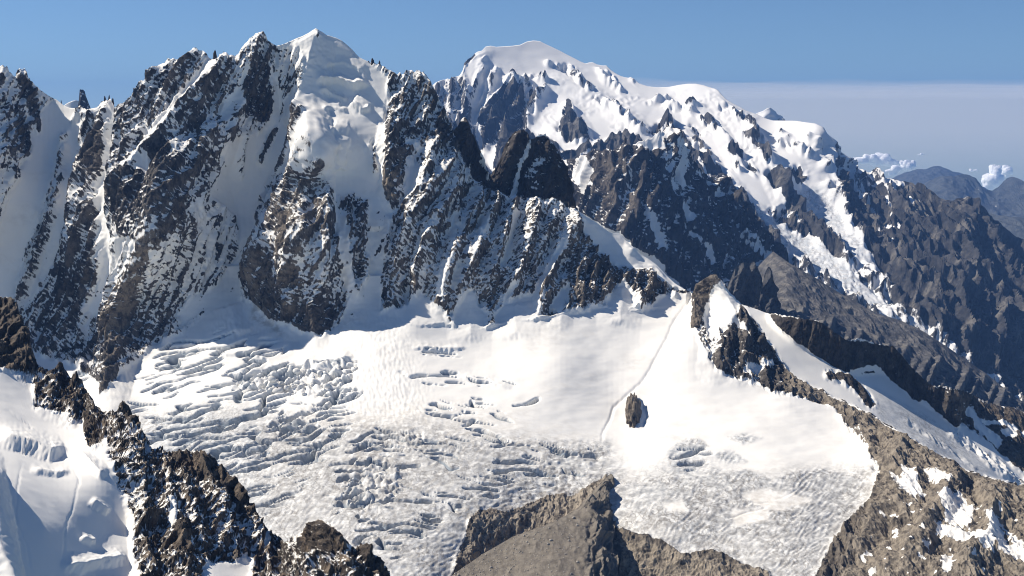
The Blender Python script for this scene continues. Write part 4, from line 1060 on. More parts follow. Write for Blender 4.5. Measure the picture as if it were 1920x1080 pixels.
# ------------------------------------------------------------------ ridge and glacier strip beyond the brown ridge
s_gen = [(1380, 570, 4500), (1425, 582, 4490), (1480, 700, 4190), (1480, 640, 4350), (1560, 700, 4260), (1560, 745, 4120), (1640, 783, 4080), (1640, 710, 4330), (1730, 838, 4010), (1730, 760, 4330), (1830, 893, 3990), (1800, 810, 4290), (1920, 914, 4120),
         (1920, 790, 4560), (2050, 960, 4100), (2050, 820, 4560), (1600, 860, 3780), (1900, 1000, 3720), (1400, 700, 4100)]
s_g = tps(s_gen)
s_contact = [(1432, 598), (1480, 642), (1530, 670), (1570, 692), (1605, 706), (1650, 702), (1700, 737), (1740, 768), (1792, 806)]
s_w = tps([(x, y, float(s_g(x, y))) for x, y in s_contact] + [(x, yt, float(s_g(x, yc)) + 22) for x, yt, yc in ((1440, 588, 606), (1490, 596, 648), (1540, 604, 676), (1590, 638, 700), (1640, 644, 702), (1680, 652, 722), (1720, 700, 752), (1760, 728, 782), (1800, 760, 810))])
def strip_depth(px, py):
    return smin(s_g(px, py), s_w(px, py) + np.clip(px - 1795, 0, None) * 10 + np.clip(1440 - px, 0, None) * 10, 12.0)
s_top = curve([(1380, 566), (1395, 572), (1420, 580), (1440, 588), (1470, 592), (1500, 598), (1530, 602), (1540, 607), (1560, 620), (1580, 635), (1590, 640), (1610, 635), (1625, 640), (1640, 645), (1660, 648), (1675, 650), (1690, 665), (1705, 685),
               (1720, 700), (1735, 715), (1750, 725), (1770, 726), (1790, 730), (1810, 735), (1830, 745), (1850, 755), (1880, 763), (1900, 766), (1920, 774), (2050, 806)])
s_grid = relief(1380, 2048, 1.875, s_top, curve([(1380, 720), (1480, 760), (1600, 850), (1920, 980), (2050, 1010)]), 150, strip_depth, 1.6, SNOW.at, None, None, 8,
                jag=lambda px: -2.2 * (1 - 2 * np.abs(perlin2(px / 8, 0 * px + 2.2)) + perlin2(px / 4, 0 * px)) * sstep(1432, 1450, px), tanf=TAN.at, icef=ICE.at, back=(35, 40, 12), lean=0.2, flute=0.5, rockamp=0.6, wide=(0, 420))
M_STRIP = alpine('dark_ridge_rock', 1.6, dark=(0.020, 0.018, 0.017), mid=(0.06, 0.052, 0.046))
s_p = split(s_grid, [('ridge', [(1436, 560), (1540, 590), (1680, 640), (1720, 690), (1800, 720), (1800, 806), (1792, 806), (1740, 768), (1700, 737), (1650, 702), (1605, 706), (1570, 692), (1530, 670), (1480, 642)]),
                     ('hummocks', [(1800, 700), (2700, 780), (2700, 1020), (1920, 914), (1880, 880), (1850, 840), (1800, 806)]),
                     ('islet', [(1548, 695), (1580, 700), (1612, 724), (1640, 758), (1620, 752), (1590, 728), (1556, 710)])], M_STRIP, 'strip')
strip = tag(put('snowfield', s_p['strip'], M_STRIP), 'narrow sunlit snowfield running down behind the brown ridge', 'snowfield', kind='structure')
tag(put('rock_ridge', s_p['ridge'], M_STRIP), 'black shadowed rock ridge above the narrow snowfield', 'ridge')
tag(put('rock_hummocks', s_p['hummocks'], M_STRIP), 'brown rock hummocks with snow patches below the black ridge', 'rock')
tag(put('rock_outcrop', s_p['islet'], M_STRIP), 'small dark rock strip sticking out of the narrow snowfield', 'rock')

# ------------------------------------------------------------------ middle distance: crags, grey valley side, needles
M_SCREE = alpine('grey_scree', 3.0, dark=(0.048, 0.048, 0.051), mid=(0.092, 0.092, 0.095), tan=(0.19, 0.175, 0.155))
V_B = lambda px, py: np.full(px.shape, -1.0)
V_RIB = Field()
for k in range(26):
    x = 1470 + k * 18
    y = 575 + (x - 1470) * 0.36 + 10 * math.sin(k * 2.3)
    V_RIB.rib([(x, y), (x - 14, y + 30), (x - 30, y + 62)], 9 + 4 * math.sin(k * 1.7), 10 + 3 * math.sin(k * 3.1))
layer('valley_side', 'bare grey-brown moraine slope descending below the glacier tongues', 'slope', 1380, 2048, 1.875,
      [(1380, 575), (1400, 535), (1425, 496), (1450, 472), (1480, 494), (1520, 516), (1560, 541), (1600, 564), (1640, 586), (1690, 602), (1720, 615), (1760, 640), (1800, 668), (1850, 702), (1900, 742), (1940, 772), (2048, 850)],
      [(1380, 660), (1600, 720), (1920, 860), (2048, 940)], 120,
      [(1380, 575, 8800), (1450, 468, 8700), (1560, 531, 8300), (1690, 594, 8000), (1800, 668, 7700), (1920, 757, 7400), (2048, 850, 7100), (1450, 560, 7400), (1600, 620, 7100), (1720, 680, 6800), (1380, 660, 6600), (1600, 720, 6300), (1920, 860, 5900), (2048, 940, 5700)],
      2.9, M_SCREE, 9, kind='structure', bias=V_B, disp=V_RIB.at, flute=0.3, rockamp=0.28, wide=(0, 420), tanf=lambda px, py: np.clip(0.35 + 1.3 * perlin2((px + 1.6 * py) / 60, (py - 0.5 * px) / 14, 3) + 0.4 * perlin2(px / 20, py / 20, 5), 0, 1), icef=None)
layer('rock_crag', 'steep grey rock crag below the needles, above the moraine slope', 'rock', 1340, 1440, 1.6,
      [(1340, 575), (1355, 560), (1365, 535), (1378, 502), (1390, 494), (1400, 493), (1406, 495), (1412, 490), (1420, 502), (1428, 522), (1434, 545), (1440, 560)], [(1340, 640), (1440, 640)], 70,
      [(1340, 575, 6900), (1400, 493, 7000), (1440, 560, 7000), (1340, 640, 6700), (1440, 640, 6700)], 2.7, M_SCREE, 10, bias=V_B, disp=None, jagamp=1.5, tanf=lambda px, py: np.full(px.shape, 0.3), icef=None, back=(30, 50, 10))
layer('rock_needle', 'thin isolated rock needle standing beside the grey crag', 'rock', 1422, 1462, 1.2,
      [(1422, 570), (1428, 535), (1432, 514), (1437, 503), (1440, 499), (1443, 502), (1447, 508), (1450, 522), (1454, 545), (1462, 568)], [(1422, 600), (1462, 600)], 60,
      [(1422, 570, 6850), (1440, 499, 6870), (1462, 568, 6900), (1422, 600, 6800), (1462, 600, 6820)], 2.7, M_SCREE, 12, bias=V_B, disp=None, tanf=lambda px, py: np.full(px.shape, 0.2), icef=None, back=(12, 40, 10))
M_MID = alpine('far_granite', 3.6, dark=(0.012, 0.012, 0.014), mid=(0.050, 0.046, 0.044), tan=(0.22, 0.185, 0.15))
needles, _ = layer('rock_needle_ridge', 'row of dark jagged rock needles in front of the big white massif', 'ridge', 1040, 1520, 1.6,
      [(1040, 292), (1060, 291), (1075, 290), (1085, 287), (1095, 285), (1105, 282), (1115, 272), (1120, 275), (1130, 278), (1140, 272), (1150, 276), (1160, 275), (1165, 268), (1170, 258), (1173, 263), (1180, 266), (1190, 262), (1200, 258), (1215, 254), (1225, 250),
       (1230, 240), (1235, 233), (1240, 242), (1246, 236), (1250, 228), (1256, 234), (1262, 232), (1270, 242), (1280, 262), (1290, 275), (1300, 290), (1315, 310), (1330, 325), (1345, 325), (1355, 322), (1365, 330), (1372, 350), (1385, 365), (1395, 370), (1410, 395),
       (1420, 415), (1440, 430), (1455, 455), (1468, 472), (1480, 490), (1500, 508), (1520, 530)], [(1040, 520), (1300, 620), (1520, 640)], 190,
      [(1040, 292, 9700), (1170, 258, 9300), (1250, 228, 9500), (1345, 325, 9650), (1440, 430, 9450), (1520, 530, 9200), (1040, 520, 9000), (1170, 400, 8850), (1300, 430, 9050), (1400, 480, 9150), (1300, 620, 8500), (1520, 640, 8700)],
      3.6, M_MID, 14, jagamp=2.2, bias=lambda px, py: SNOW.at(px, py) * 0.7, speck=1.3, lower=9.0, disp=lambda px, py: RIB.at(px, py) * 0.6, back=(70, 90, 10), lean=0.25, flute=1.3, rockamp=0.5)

# ------------------------------------------------------------------ the white massif far behind
M_FAR = alpine('massif_rock_and_snow', 6.0, dark=(0.015, 0.016, 0.019), mid=(0.048, 0.047, 0.048), tan=(0.15, 0.138, 0.12), snow=(0.76, 0.75, 0.73), ice=(0.40, 0.45, 0.50), bump=0.7)
def massif_relief(px, py, P, N):
    ic = ICE.at(px, py)
    ph = (px - 1400) * 0.55 - (py - 370) * 0.9
    st = np.abs(perlin2(ph / 7, (px + py) / 14, 3)) + 0.6 * np.abs(perlin2(px / 4, py / 4, 8))
    se = sstep(0.2, 0.6, perlin2(px / 60, py / 35, 4) + 0.25) * sstep(100, 180, py)
    return -ic * 20 * st + se * 11 * (1 - 2 * np.abs(perlin2(px / 14, py / 9, 6))) * (px < 1600)
massif, mg = layer('snow_massif', 'vast white snow-domed massif on the skyline with glacier tongues flowing down it', 'mountain', 780, 2048, 2.1,
      [(780, 182), (800, 170), (815, 158), (830, 150), (838, 148), (845, 150), (853, 147), (862, 142), (868, 132), (870, 120), (875, 115), (882, 108), (890, 100), (896, 97), (903, 96), (910, 88), (920, 86), (930, 88), (945, 87), (960, 86), (975, 84), (988, 78),
       (1000, 76), (1012, 77), (1022, 82), (1035, 88), (1050, 95), (1065, 103), (1075, 108), (1090, 116), (1098, 119), (1105, 117), (1112, 117), (1120, 121), (1130, 123), (1137, 123), (1145, 131), (1155, 138), (1165, 143), (1178, 146), (1183, 146), (1190, 150),
       (1200, 157), (1215, 162), (1235, 164), (1255, 163), (1275, 159), (1290, 157), (1305, 157), (1320, 160), (1332, 164), (1345, 170), (1355, 180), (1362, 187), (1375, 195), (1390, 202), (1400, 208), (1415, 213), (1435, 222), (1450, 226), (1470, 226), (1490, 226),
       (1510, 229), (1530, 232), (1545, 240), (1548, 250), (1560, 270), (1575, 285), (1590, 298), (1600, 308), (1610, 315), (1625, 323), (1634, 322), (1640, 320), (1650, 327), (1660, 332), (1670, 337), (1680, 337), (1690, 342), (1700, 341), (1712, 343), (1725, 350),
       (1740, 358), (1755, 366), (1765, 374), (1775, 377), (1785, 377), (1798, 375), (1805, 372), (1812, 371), (1820, 375), (1830, 380), (1845, 392), (1860, 405), (1875, 418), (1890, 430), (1905, 445), (1920, 455), (2048, 525)],
      [(780, 420), (1000, 420), (1300, 520), (1500, 650), (1920, 820), (2048, 900)], 230,
      [(780, 182, 16300), (905, 92, 17000), (1005, 77, 17500), (1150, 135, 17200), (1250, 163, 16900), (1300, 157, 16700), (1450, 226, 15700), (1545, 238, 15000), (1600, 308, 15500), (1640, 320, 15300), (1720, 348, 14900), (1812, 371, 14000), (1920, 455, 13700), (2048, 525, 13300),
       (1050, 280, 14600), (900, 290, 15500), (1150, 290, 14500), (1300, 300, 14500), (1400, 400, 13000), (1500, 400, 13400), (1550, 340, 14300), (1690, 590, 11000), (1600, 500, 12000), (1480, 480, 12300), (1700, 450, 13100), (1800, 500, 12300), (1920, 600, 11600),
       (1920, 760, 10400), (1700, 700, 10200), (2048, 820, 10000), (1400, 600, 11000), (1000, 400, 13500), (800, 400, 13800), (960, 200, 16100), (1200, 220, 15600), (1380, 260, 15000)],
      6.0, M_FAR, 16, tanf=lambda px, py: np.clip(TAN.at(px, py) + 1.1 * sstep(0.0, 0.5, perlin2((px + 0.4 * py) / 16, (py - 0.3 * px) / 44, 7) + 0.4 * perlin2(px / 60, py / 60, 2)), 0, 0.9), extra=massif_relief, wide=(0, 420), snowier=0.26, speck=0.75, disp=lambda px, py: RIB.at(px, py) * 0.65, back=(200, 200, 12), flute=1.5, rockamp=0.6, lean=0.25)
layer('snow_peak', 'small blue-shaded snow peak poking up behind the massif ridge', 'mountain', 1395, 1490, 1.5,
      [(1395, 236), (1405, 226), (1420, 212), (1432, 207), (1438, 202), (1442, 201), (1448, 206), (1456, 213), (1466, 219), (1478, 230), (1490, 240)], [(1395, 270), (1490, 270)], 40,
      [(1395, 236, 22300), (1440, 201, 22000), (1490, 240, 22500), (1395, 270, 21700), (1490, 270, 21900)], 8.0, M_FAR, 18, bias=lambda px, py: np.full(px.shape, 0.05), disp=lambda px, py: 14 * np.clip(1 - np.abs(px - 1443 - (py - 201) * 0.1) / 30, 0, 1), tanf=None, icef=None, back=(300, 260, 8))  # the peak's blue shade is put in as dark rock flecks on its snow
tooth, _ = layer('rock_tooth', 'blue-grey rock tooth rising behind the snowy notch in the crest', 'rock tower', 138, 192, 1.0,
      [(138, 225), (143, 212), (146.5, 195), (148, 178), (149, 168), (150.5, 166.5), (152.5, 168), (154.5, 167), (158, 171), (161, 181), (166, 193), (170, 205), (176, 215), (192, 232)], [(138, 250), (192, 250)], 80,
      [(138, 225, 9500), (150, 167, 9500), (192, 232, 9560), (138, 250, 9450), (192, 250, 9480)], 3.7, M_MID, 20, bias=lambda px, py: np.full(px.shape, -0.35), disp=None, tanf=None, icef=None, back=(20, 40, 10))
layer('snow_hump', 'small white snow hump beside the distant rock tooth', 'mountain', 112, 152, 1.2,
      [(112, 215), (118, 200), (122, 196), (128, 192.5), (136, 189), (144, 188), (148, 190), (152, 200)], [(112, 240), (152, 240)], 30,
      [(112, 215, 9700), (140, 188, 9750), (152, 200, 9760), (112, 240, 9550), (152, 240, 9560)], 3.7, M_MID, 22, bias=lambda px, py: np.full(px.shape, 0.9), disp=None, tanf=None, icef=None, back=(40, 40, 8))
# ------------------------------------------------------------------ distant ranges, ground
M_RANGE = alpine('distant_forest_and_rock', 14.0, dark=(0.030, 0.036, 0.042), mid=(0.06, 0.068, 0.072), tan=(0.10, 0.105, 0.10), bump=0.5)
def rng_layer(name, label, x0, top, bot, ytop, ybot, grain, seed, bias=-0.9, jagamp=0.8):
    t = np.array(top, float)
    layer(name, label, 'mountain', x0, 2048, 3.0, top, [(x0, bot), (2048, bot)], 50, [(x, y, ytop) for x, y in top[::4]] + [(x0, bot, ybot), (1850, bot, ybot), (2048, bot, ybot)], grain, M_RANGE, seed,
          jagamp=jagamp, bias=lambda px, py: np.full(px.shape, bias), disp=None, flute=0.35, rockamp=0.2, wide=(0, 420), tanf=lambda px, py: np.full(px.shape, 0.5), icef=None, back=(300, 250, 8))
rng_layer('mountain_range', 'farthest pale blue mountain range, peaked, under the horizon haze', 1600, [(1600, 372), (1640, 350), (1680, 331), (1700, 322), (1720, 318), (1735, 318), (1750, 313), (1760, 311), (1770, 315), (1785, 322), (1800, 325), (1815, 331), (1835, 346), (1855, 358), (1880, 362), (1920, 358), (2048, 352)], 400, 44000, 36000, 17, 30)
rng_layer('mountain_range', 'blue mountain ridge with tiny snow patches in front of the farthest range', 1660, [(1660, 410), (1690, 384), (1720, 352), (1740, 341), (1765, 331), (1790, 331), (1805, 327.5), (1815, 328), (1830, 334), (1838, 346), (1848, 356), (1862, 358), (1872, 352), (1882, 340), (1890, 334), (1898, 332.5), (1908, 335), (1920, 341), (1950, 352), (2048, 345)], 455, 31000, 24000, 12, 32, -0.55)
rng_layer('hill', 'low dim green hill at the right edge below the blue ridges', 1790, [(1790, 430), (1820, 408), (1845, 400), (1865, 403), (1890, 407), (1920, 409), (2048, 396)], 540, 21000, 15500, 8, 34, -1, 0.4)
M_GND, nt, b = new_mat('valley_ground')
pos = nd(nt, 'ShaderNodeNewGeometry').outputs['Position']
nt.links.new(mixc(nt, ramp(nt, noise(nt, pos, 1 / 1800.0, 6, 0.6), 0.35, 0.65), (0.045, 0.055, 0.035), (0.12, 0.12, 0.08)), b.inputs['Base Color'])
b.inputs['Roughness'].default_value = 0.9
gx, gy = np.meshgrid(np.linspace(-29500, 29500, 60), np.linspace(-4800, 59500, 66))
gz = -3700 + 60 * perlin2(gx / 6000, gy / 6000)
gi = np.arange(gx.size).reshape(gx.shape)
ground = make_mesh('ground', np.stack([gx, gy, gz], -1).reshape(-1, 3), np.stack([gi[:-1, :-1], gi[:-1, 1:], gi[1:, 1:], gi[1:, :-1]], -1).reshape(-1, 4), M_GND)
tag(ground, kind='structure')
# ------------------------------------------------------------------ near left: snow slope and rock spur
LS, LR = Field(-0.02), Field(0.0)
LS.poly([(-140, 560), (0, 560), (30, 570), (52, 640), (74, 688), (62, 702), (30, 692), (0, 690), (-140, 640)], -0.45, 3)
LS.poly([(72, 686), (110, 676), (150, 706), (184, 766), (160, 792), (124, 780), (66, 766), (58, 722)], -0.06, 3)
LS.poly([(-140, 640), (0, 692), (30, 697), (60, 710), (62, 764), (100, 776), (124, 784), (124, 798), (158, 790), (156, 830), (180, 836), (200, 822), (205, 868), (218, 892), (232, 930), (240, 960), (246, 1000), (256, 1080), (262, 1200), (-140, 1200)], 1.0, 2)
LS.poly([(154, 802), (165, 784), (180, 795), (186, 830), (165, 840)], -0.25, 2)
LS.poly([(200, 772), (232, 750), (262, 830), (300, 842), (400, 858), (450, 928), (512, 1000), (550, 1020), (600, 974), (640, 998), (740, 1083), (780, 1200), (264, 1200), (256, 1080), (246, 1000), (240, 960), (225, 905), (205, 866), (206, 820)], -0.02, 2)
LS.poly([(306, 848), (400, 858), (452, 930), (505, 992), (480, 996), (430, 950), (400, 915), (360, 900), (330, 872)], -0.35, 5)
LS.poly([(222, 752), (242, 765), (258, 815), (240, 800)], -0.5, 3)
LS.poly([(372, 1120), (384, 1062), (402, 1052), (440, 1056), (462, 1042), (474, 1060), (468, 1120)], 1.0, 2)
LS.poly([(560, 1010), (600, 976), (640, 1000), (650, 1030), (610, 1040), (570, 1050)], -0.4, 3)
LS.poly([(668, 1030), (682, 1022), (700, 1045), (735, 1085), (690, 1085)], -0.45, 3)
LS.stroke([(318, 960), (320, 985)], 0.8, 6)
LS.stroke([(330, 1020), (345, 1050)], -0.5, 12)
LS.stroke([(498, 1010), (500, 1030)], 0.7, 5)
for p, a, w in (([(232, 756), (244, 830), (254, 900), (268, 1000), (276, 1100)], 16, 30), ([(262, 825), (275, 880), (290, 950)], 14, 22), ([(300, 845), (310, 920), (330, 1000), (340, 1080)], 20, 30), ([(340, 850), (352, 930), (372, 1030)], 16, 24),
                ([(380, 852), (400, 930), (425, 1000), (440, 1040)], 18, 28), ([(430, 895), (460, 965), (490, 1030)], 16, 24), ([(605, 978), (590, 1030), (575, 1100)], 20, 26), ([(560, 1000), (540, 1050)], 14, 18), ([(640, 1005), (650, 1050), (655, 1100)], 14, 18),
                ([(682, 1022), (684, 1080)], 14, 18), ([(20, 566), (30, 620), (50, 690)], 16, 24), ([(112, 684), (100, 730), (80, 765)], 14, 20), ([(148, 708), (140, 760), (130, 790)], 12, 18), ([(170, 745), (168, 790)], 10, 14), ([(510, 1002), (500, 1060)], 12, 16),
                ([(-50, 880), (-34, 960), (-18, 1060), (0, 1180)], 50, 60)):
    LR.rib(p, a, w)
for p, a, w, d in (([(-10, 826), (30, 834), (60, 842), (92, 856), (122, 838)], 16, 44, 5), ([(56, 884), (80, 886), (104, 892), (132, 884)], 6, 16, 3), ([(140, 856), (158, 862), (176, 880), (196, 896)], 9, 22, 4), ([(168, 940), (186, 950), (204, 962)], 9, 16, 4),
                   ([(112, 1062), (150, 1066), (190, 1056), (240, 1050)], 12, 30, 5), ([(150, 1010), (166, 1018), (178, 1012)], 8, 16, 3), ([(60, 760), (120, 790), (150, 800)], 5, 26, 6)):
    LR.lip(p, a, w, d * 2.2)
LR.rib([(10, 770), (30, 780), (60, 800), (50, 815), (10, 820)], -0.8, 3)
LR.rib([(140, 880), (150, 900), (135, 960), (120, 1000), (116, 1060)], -1.0, 3, power=1.0)
LR.rib([(40, 870), (32, 920), (30, 980), (50, 1020), (60, 1075)], -1.0, 3)
L_TOP = [(-130, 540), (-60, 545), (0, 560), (10, 560), (18, 564), (25, 570), (35, 590), (42, 610), (50, 640), (60, 665), (72, 688), (84, 694), (98, 700), (106, 688), (112, 680), (118, 690), (125, 702), (135, 712), (140, 704), (146, 704), (155, 720), (164, 738), (172, 748), (180, 765),
         (195, 775), (205, 770), (218, 776), (224, 766), (229, 758), (234, 755), (240, 764), (248, 780), (255, 800), (262, 825), (270, 840), (285, 850), (292, 843), (300, 842), (310, 852), (330, 850), (350, 850), (372, 848), (390, 856), (410, 868), (425, 885), (440, 910), (450, 930), (465, 955), (490, 985),
         (510, 1000), (530, 1015), (545, 1020), (560, 1000), (575, 990), (590, 980), (600, 976), (606, 978), (620, 986), (635, 1000), (645, 1010), (655, 1020), (668, 1029), (674, 1022), (680, 1020), (690, 1031), (700, 1042), (715, 1060), (735, 1082), (800, 1180)]
M_NEAR = alpine('near_granite', 0.6, dark=(0.018, 0.016, 0.016), mid=(0.075, 0.063, 0.053), tan=(0.24, 0.185, 0.135))
L_D = tps([(0, 560, 1900), (72, 690, 1800), (180, 765, 1700), (232, 757, 1680), (300, 845, 1600), (400, 860, 1560), (450, 930, 1500), (520, 1005, 1470), (605, 978, 1380), (735, 1082, 1330), (0, 700, 1700), (0, 900, 1215), (0, 1080, 985), (120, 850, 1460), (200, 1000, 1275), (250, 1090, 1190),
           (330, 950, 1410), (400, 1080, 1250), (550, 1090, 1280), (-130, 540, 1950), (-130, 1100, 980), (760, 1180, 1230), (0, 1180, 930), (400, 1180, 1130), (200, 870, 1420)])
def l_jag(px):
    n = 1 - 2 * np.abs(perlin2(px / 9, 0 * px + 5.3)) + 0.8 * perlin2(px / 4.2, 0 * px + 2.1)
    return -4.0 * n * (1 - 0.85 * sstep(186, 196, px) * (1 - sstep(216, 222, px)))
l_grid = relief(-90, 790, 1.7, curve(L_TOP), curve([(-130, 1150), (800, 1190)]), 280, coarse(L_D), 0.6, LS.at, LR.at, None, 40, jag=l_jag, tanf=lambda px, py: 0.25 + 0.5 * sstep(0.1, 0.4, perlin2(px / 30, py / 30)), back=(10, 14, 14), lean=0.15, snowier=0.05, speck=0.9, wide=(420, 0))
l_p = split(l_grid, [('spur', [(196, 740), (240, 740), (300, 820), (420, 840), (520, 990), (546, 1012), (552, 1200), (264, 1200), (256, 1080), (246, 1000), (240, 960), (225, 905), (205, 866)]),
                     ('tower', [(546, 1012), (600, 950), (660, 1010), (662, 1200), (552, 1200)]), ('tooth', [(660, 1012), (684, 1000), (820, 1180), (820, 1200), (662, 1200)]),
                     ('crag', [(-700, 500), (20, 540), (74, 680), (62, 702), (30, 692), (0, 690), (-700, 640)]),
                     ('crest', [(74, 680), (112, 660), (150, 690), (186, 766), (160, 792), (124, 784), (62, 766), (58, 710)]),
                     ('knob', [(154, 802), (165, 784), (180, 795), (188, 832), (165, 842)])], M_NEAR, 'slope')
tag(put('snow_slope', l_p['slope'], M_NEAR), 'smooth near snow slope with crevasses in the lower left corner', 'snow slope', kind='structure')
spur = tag(put('rock_spur', l_p['spur'], M_NEAR), 'large jagged dark rock spur flecked with snow, beside the near snow slope', 'ridge')
tag(put('rock_tower', l_p['tower'], M_NEAR), 'small jagged brown rock tower at the bottom edge, end of the near spur', 'rock tower')
tag(put('rock_fin', l_p['tooth'], M_NEAR), 'little leaning rock fin at the bottom edge, past the brown tower', 'rock')
tag(put('rock_crag', l_p['crag'], M_NEAR), 'dark snow-dusted crag cut by the left edge above the near snow slope', 'rock')
tag(put('rock_crest', l_p['crest'], M_NEAR), 'low serrated rock crest between the left crag and the near spur', 'ridge')
tag(put('rock_outcrop', l_p['knob'], M_NEAR), 'small rock knob poking through the near snow beside the spur', 'rock')

# ------------------------------------------------------------------ moraine below the bluff
M_GRAVEL = alpine('moraine_gravel', 1.2, dark=(0.115, 0.101, 0.084), mid=(0.185, 0.163, 0.134), tan=(0.22, 0.195, 0.16), bump=0.6)
MR = Field()
MR.rib([(1141, 893), (1128, 912), (1110, 945), (1102, 985), (1112, 1030), (1130, 1100), (1140, 1180)], 16, 44)
MR.rib([(1100, 950), (1020, 1010), (960, 1060)], 3, 60)
moraine, m_grid = layer('moraine', 'smooth grey-brown gravel moraine with a dark crest at the bottom', 'moraine', 820, 1162, 1.6,
      [(820, 1102), (860, 1070), (900, 1042), (960, 1007), (1020, 986), (1060, 968), (1085, 952), (1105, 930), (1125, 908), (1138, 894), (1144, 891), (1147, 897), (1150, 930), (1156, 1000), (1162, 1080)], [(820, 1185), (1162, 1185)], 150,
      [(820, 1102, 2640), (960, 1007, 2830), (1080, 955, 2960), (1143, 892, 3150), (1000, 1090, 2600), (1100, 1000, 2840), (1128, 1090, 2630), (1162, 1000, 2960), (1162, 1185, 2640), (900, 1185, 2430), (1060, 1185, 2420)], 1.15, M_GRAVEL, 44,
      bias=lambda px, py: np.full(px.shape, -1.0), disp=MR.at, rough=lambda px, py: 0.12 + 0.9 * sstep(1085, 1115, px + (py - 1000) * -0.05), tanf=lambda px, py: np.full(px.shape, 0.5), icef=None, back=(14, 16, 10))


def rock_mesh(bm_pts, seed, n_u=26, n_v=14, rough=0.28, sharp=1.0):
    """closed rock: unit ball with a pinched top and noise; returns verts, quads"""
    u = np.linspace(0, 2 * np.pi, n_u, endpoint=False)[None]
    v = np.linspace(0.04, np.pi - 0.04, n_v)[:, None]
    x, y, z = np.sin(v) ** sharp * np.cos(u), np.sin(v) ** sharp * np.sin(u), np.cos(v) + 0 * u
    d = 1 + rough * (1 - 2 * np.abs(perlin3(x * 1.7 + seed, y * 1.7, z * 1.3))) + rough * 0.6 * perlin3(x * 4 + seed, y * 4, z * 3)
    V = np.stack([x * d, y * d, z * d], -1).reshape(-1, 3)
    i = np.arange(n_u * n_v).reshape(n_v, n_u)
    F = np.stack([i[:-1], np.roll(i, -1, 1)[:-1], np.roll(i, -1, 1)[1:], i[1:]], -1).reshape(-1, 4)
    return V, F[:, ::-1]


def ground_at(px, py):
    return unproject(np.array(float(px)), np.array(float(py)), front_depth(np.array([float(px)]), np.array([float(py)]))[0])


# the lone outcrop in the snow
a, c = ground_at(1186, 802), ground_at(1190, 745)
ax = c - a
V, Fq = rock_mesh(None, 3.3, 48, 30, 0.30, 0.8)
up, side = np.array([0, -0.25, 0.97]), np.array([1, 0, 0])
Wp = (a + c) / 2 + V[:, :1] * side * 17 + V[:, 1:2] * ax * 0.42 + V[:, 2:3] * up * 24
zz = V[:, 2] + 0.25 * V[:, 1]
Wp += np.clip(zz, 0, None)[:, None] * np.array([-4.0, 6, 0])
at = {'snow': np.full(len(Wp), -0.2), 'tan': np.full(len(Wp), 0.55), 'ice': np.zeros(len(Wp)), 'dirt': np.zeros(len(Wp))}
tag(make_mesh('rock_outcrop', Wp, Fq, M_FRONT, at), 'lone brown rock fin sticking out of the smooth glacier snow', 'rock')

# toppled ice blocks below the break in the icefall
icefall = [c for c in glacier.children if c.name.startswith('icefall')][0]
r4 = np.random.default_rng(21)
fp = front['P'].reshape(-1, 3)
fx_, fy_ = front['PX'].reshape(-1), front['PY'].reshape(-1)
zone_ix = np.flatnonzero(inside([(470, 706), (560, 698), (668, 684), (655, 715), (610, 742), (540, 736), (460, 730)], fx_, fy_))
for k in range(34):
    p = fp[r4.choice(zone_ix)]
    V, Fq = rock_mesh(None, k * 2.7, 8, 6, 0.22, 0.55)
    sz = r4.uniform(4.0, 9.5) * (1.5 if k < 6 else 1.0)
    an, ti = r4.uniform(0, 6.28), r4.uniform(-0.4, 0.4)
    V = V * np.array([r4.uniform(0.8, 1.7), r4.uniform(0.7, 1.2), r4.uniform(0.6, 1.1)]) * sz
    V = np.stack([V[:, 0] * math.cos(ti) - V[:, 2] * math.sin(ti), V[:, 1], V[:, 0] * math.sin(ti) + V[:, 2] * math.cos(ti)], -1)
    V = np.stack([V[:, 0] * math.cos(an) - V[:, 1] * math.sin(an), V[:, 0] * math.sin(an) + V[:, 1] * math.cos(an), V[:, 2]], -1) + p + np.array([0, 0, 0.25 * sz])
    z1 = np.zeros(len(V))
    make_mesh('ice_block', V, Fq, M_FRONT, {'snow': z1 + 1.2, 'tan': z1, 'ice': z1 + 0.3, 'dirt': z1 + 0.1}, None, icefall)

# stones strewn over the moraine
PXm, PYm, Pm = m_grid['PX'], m_grid['PY'], m_grid['P']
r2 = np.random.default_rng(5)
V0, F0 = rock_mesh(None, 1.0, 7, 5, 0.3)
VV, FF = [], []
ok = np.argwhere((PYm > 960) & (PYm < 1120) & (PXm < 1100) & (PXm > 850))
for k, (i, j) in enumerate(ok[r2.choice(len(ok), 420, replace=False)]):
    s = r2.uniform(0.6, 1.6) * (2.2 if r2.random() < 0.08 else 1)
    rz = r2.uniform(0, 6.28)
    R = np.array([[math.cos(rz), -math.sin(rz), 0], [math.sin(rz), math.cos(rz), 0], [0, 0, 0.8]])
    VV.append((V0 * r2.uniform(0.7, 1.3, 3)) @ R.T * s + Pm[i, j] + np.array([0, 0, 0.3 * s]))
    FF.append(F0 + k * len(V0))
VV, FF = np.concatenate(VV), np.concatenate(FF)
M_STONE, nt, b = new_mat('pale_stone')
b.inputs['Base Color'].default_value = (0.34, 0.31, 0.27, 1)
b.inputs['Roughness'].default_value = 0.9
st = make_mesh('stones', VV, FF, M_STONE, parent=moraine)
st['kind'] = 'stuff'


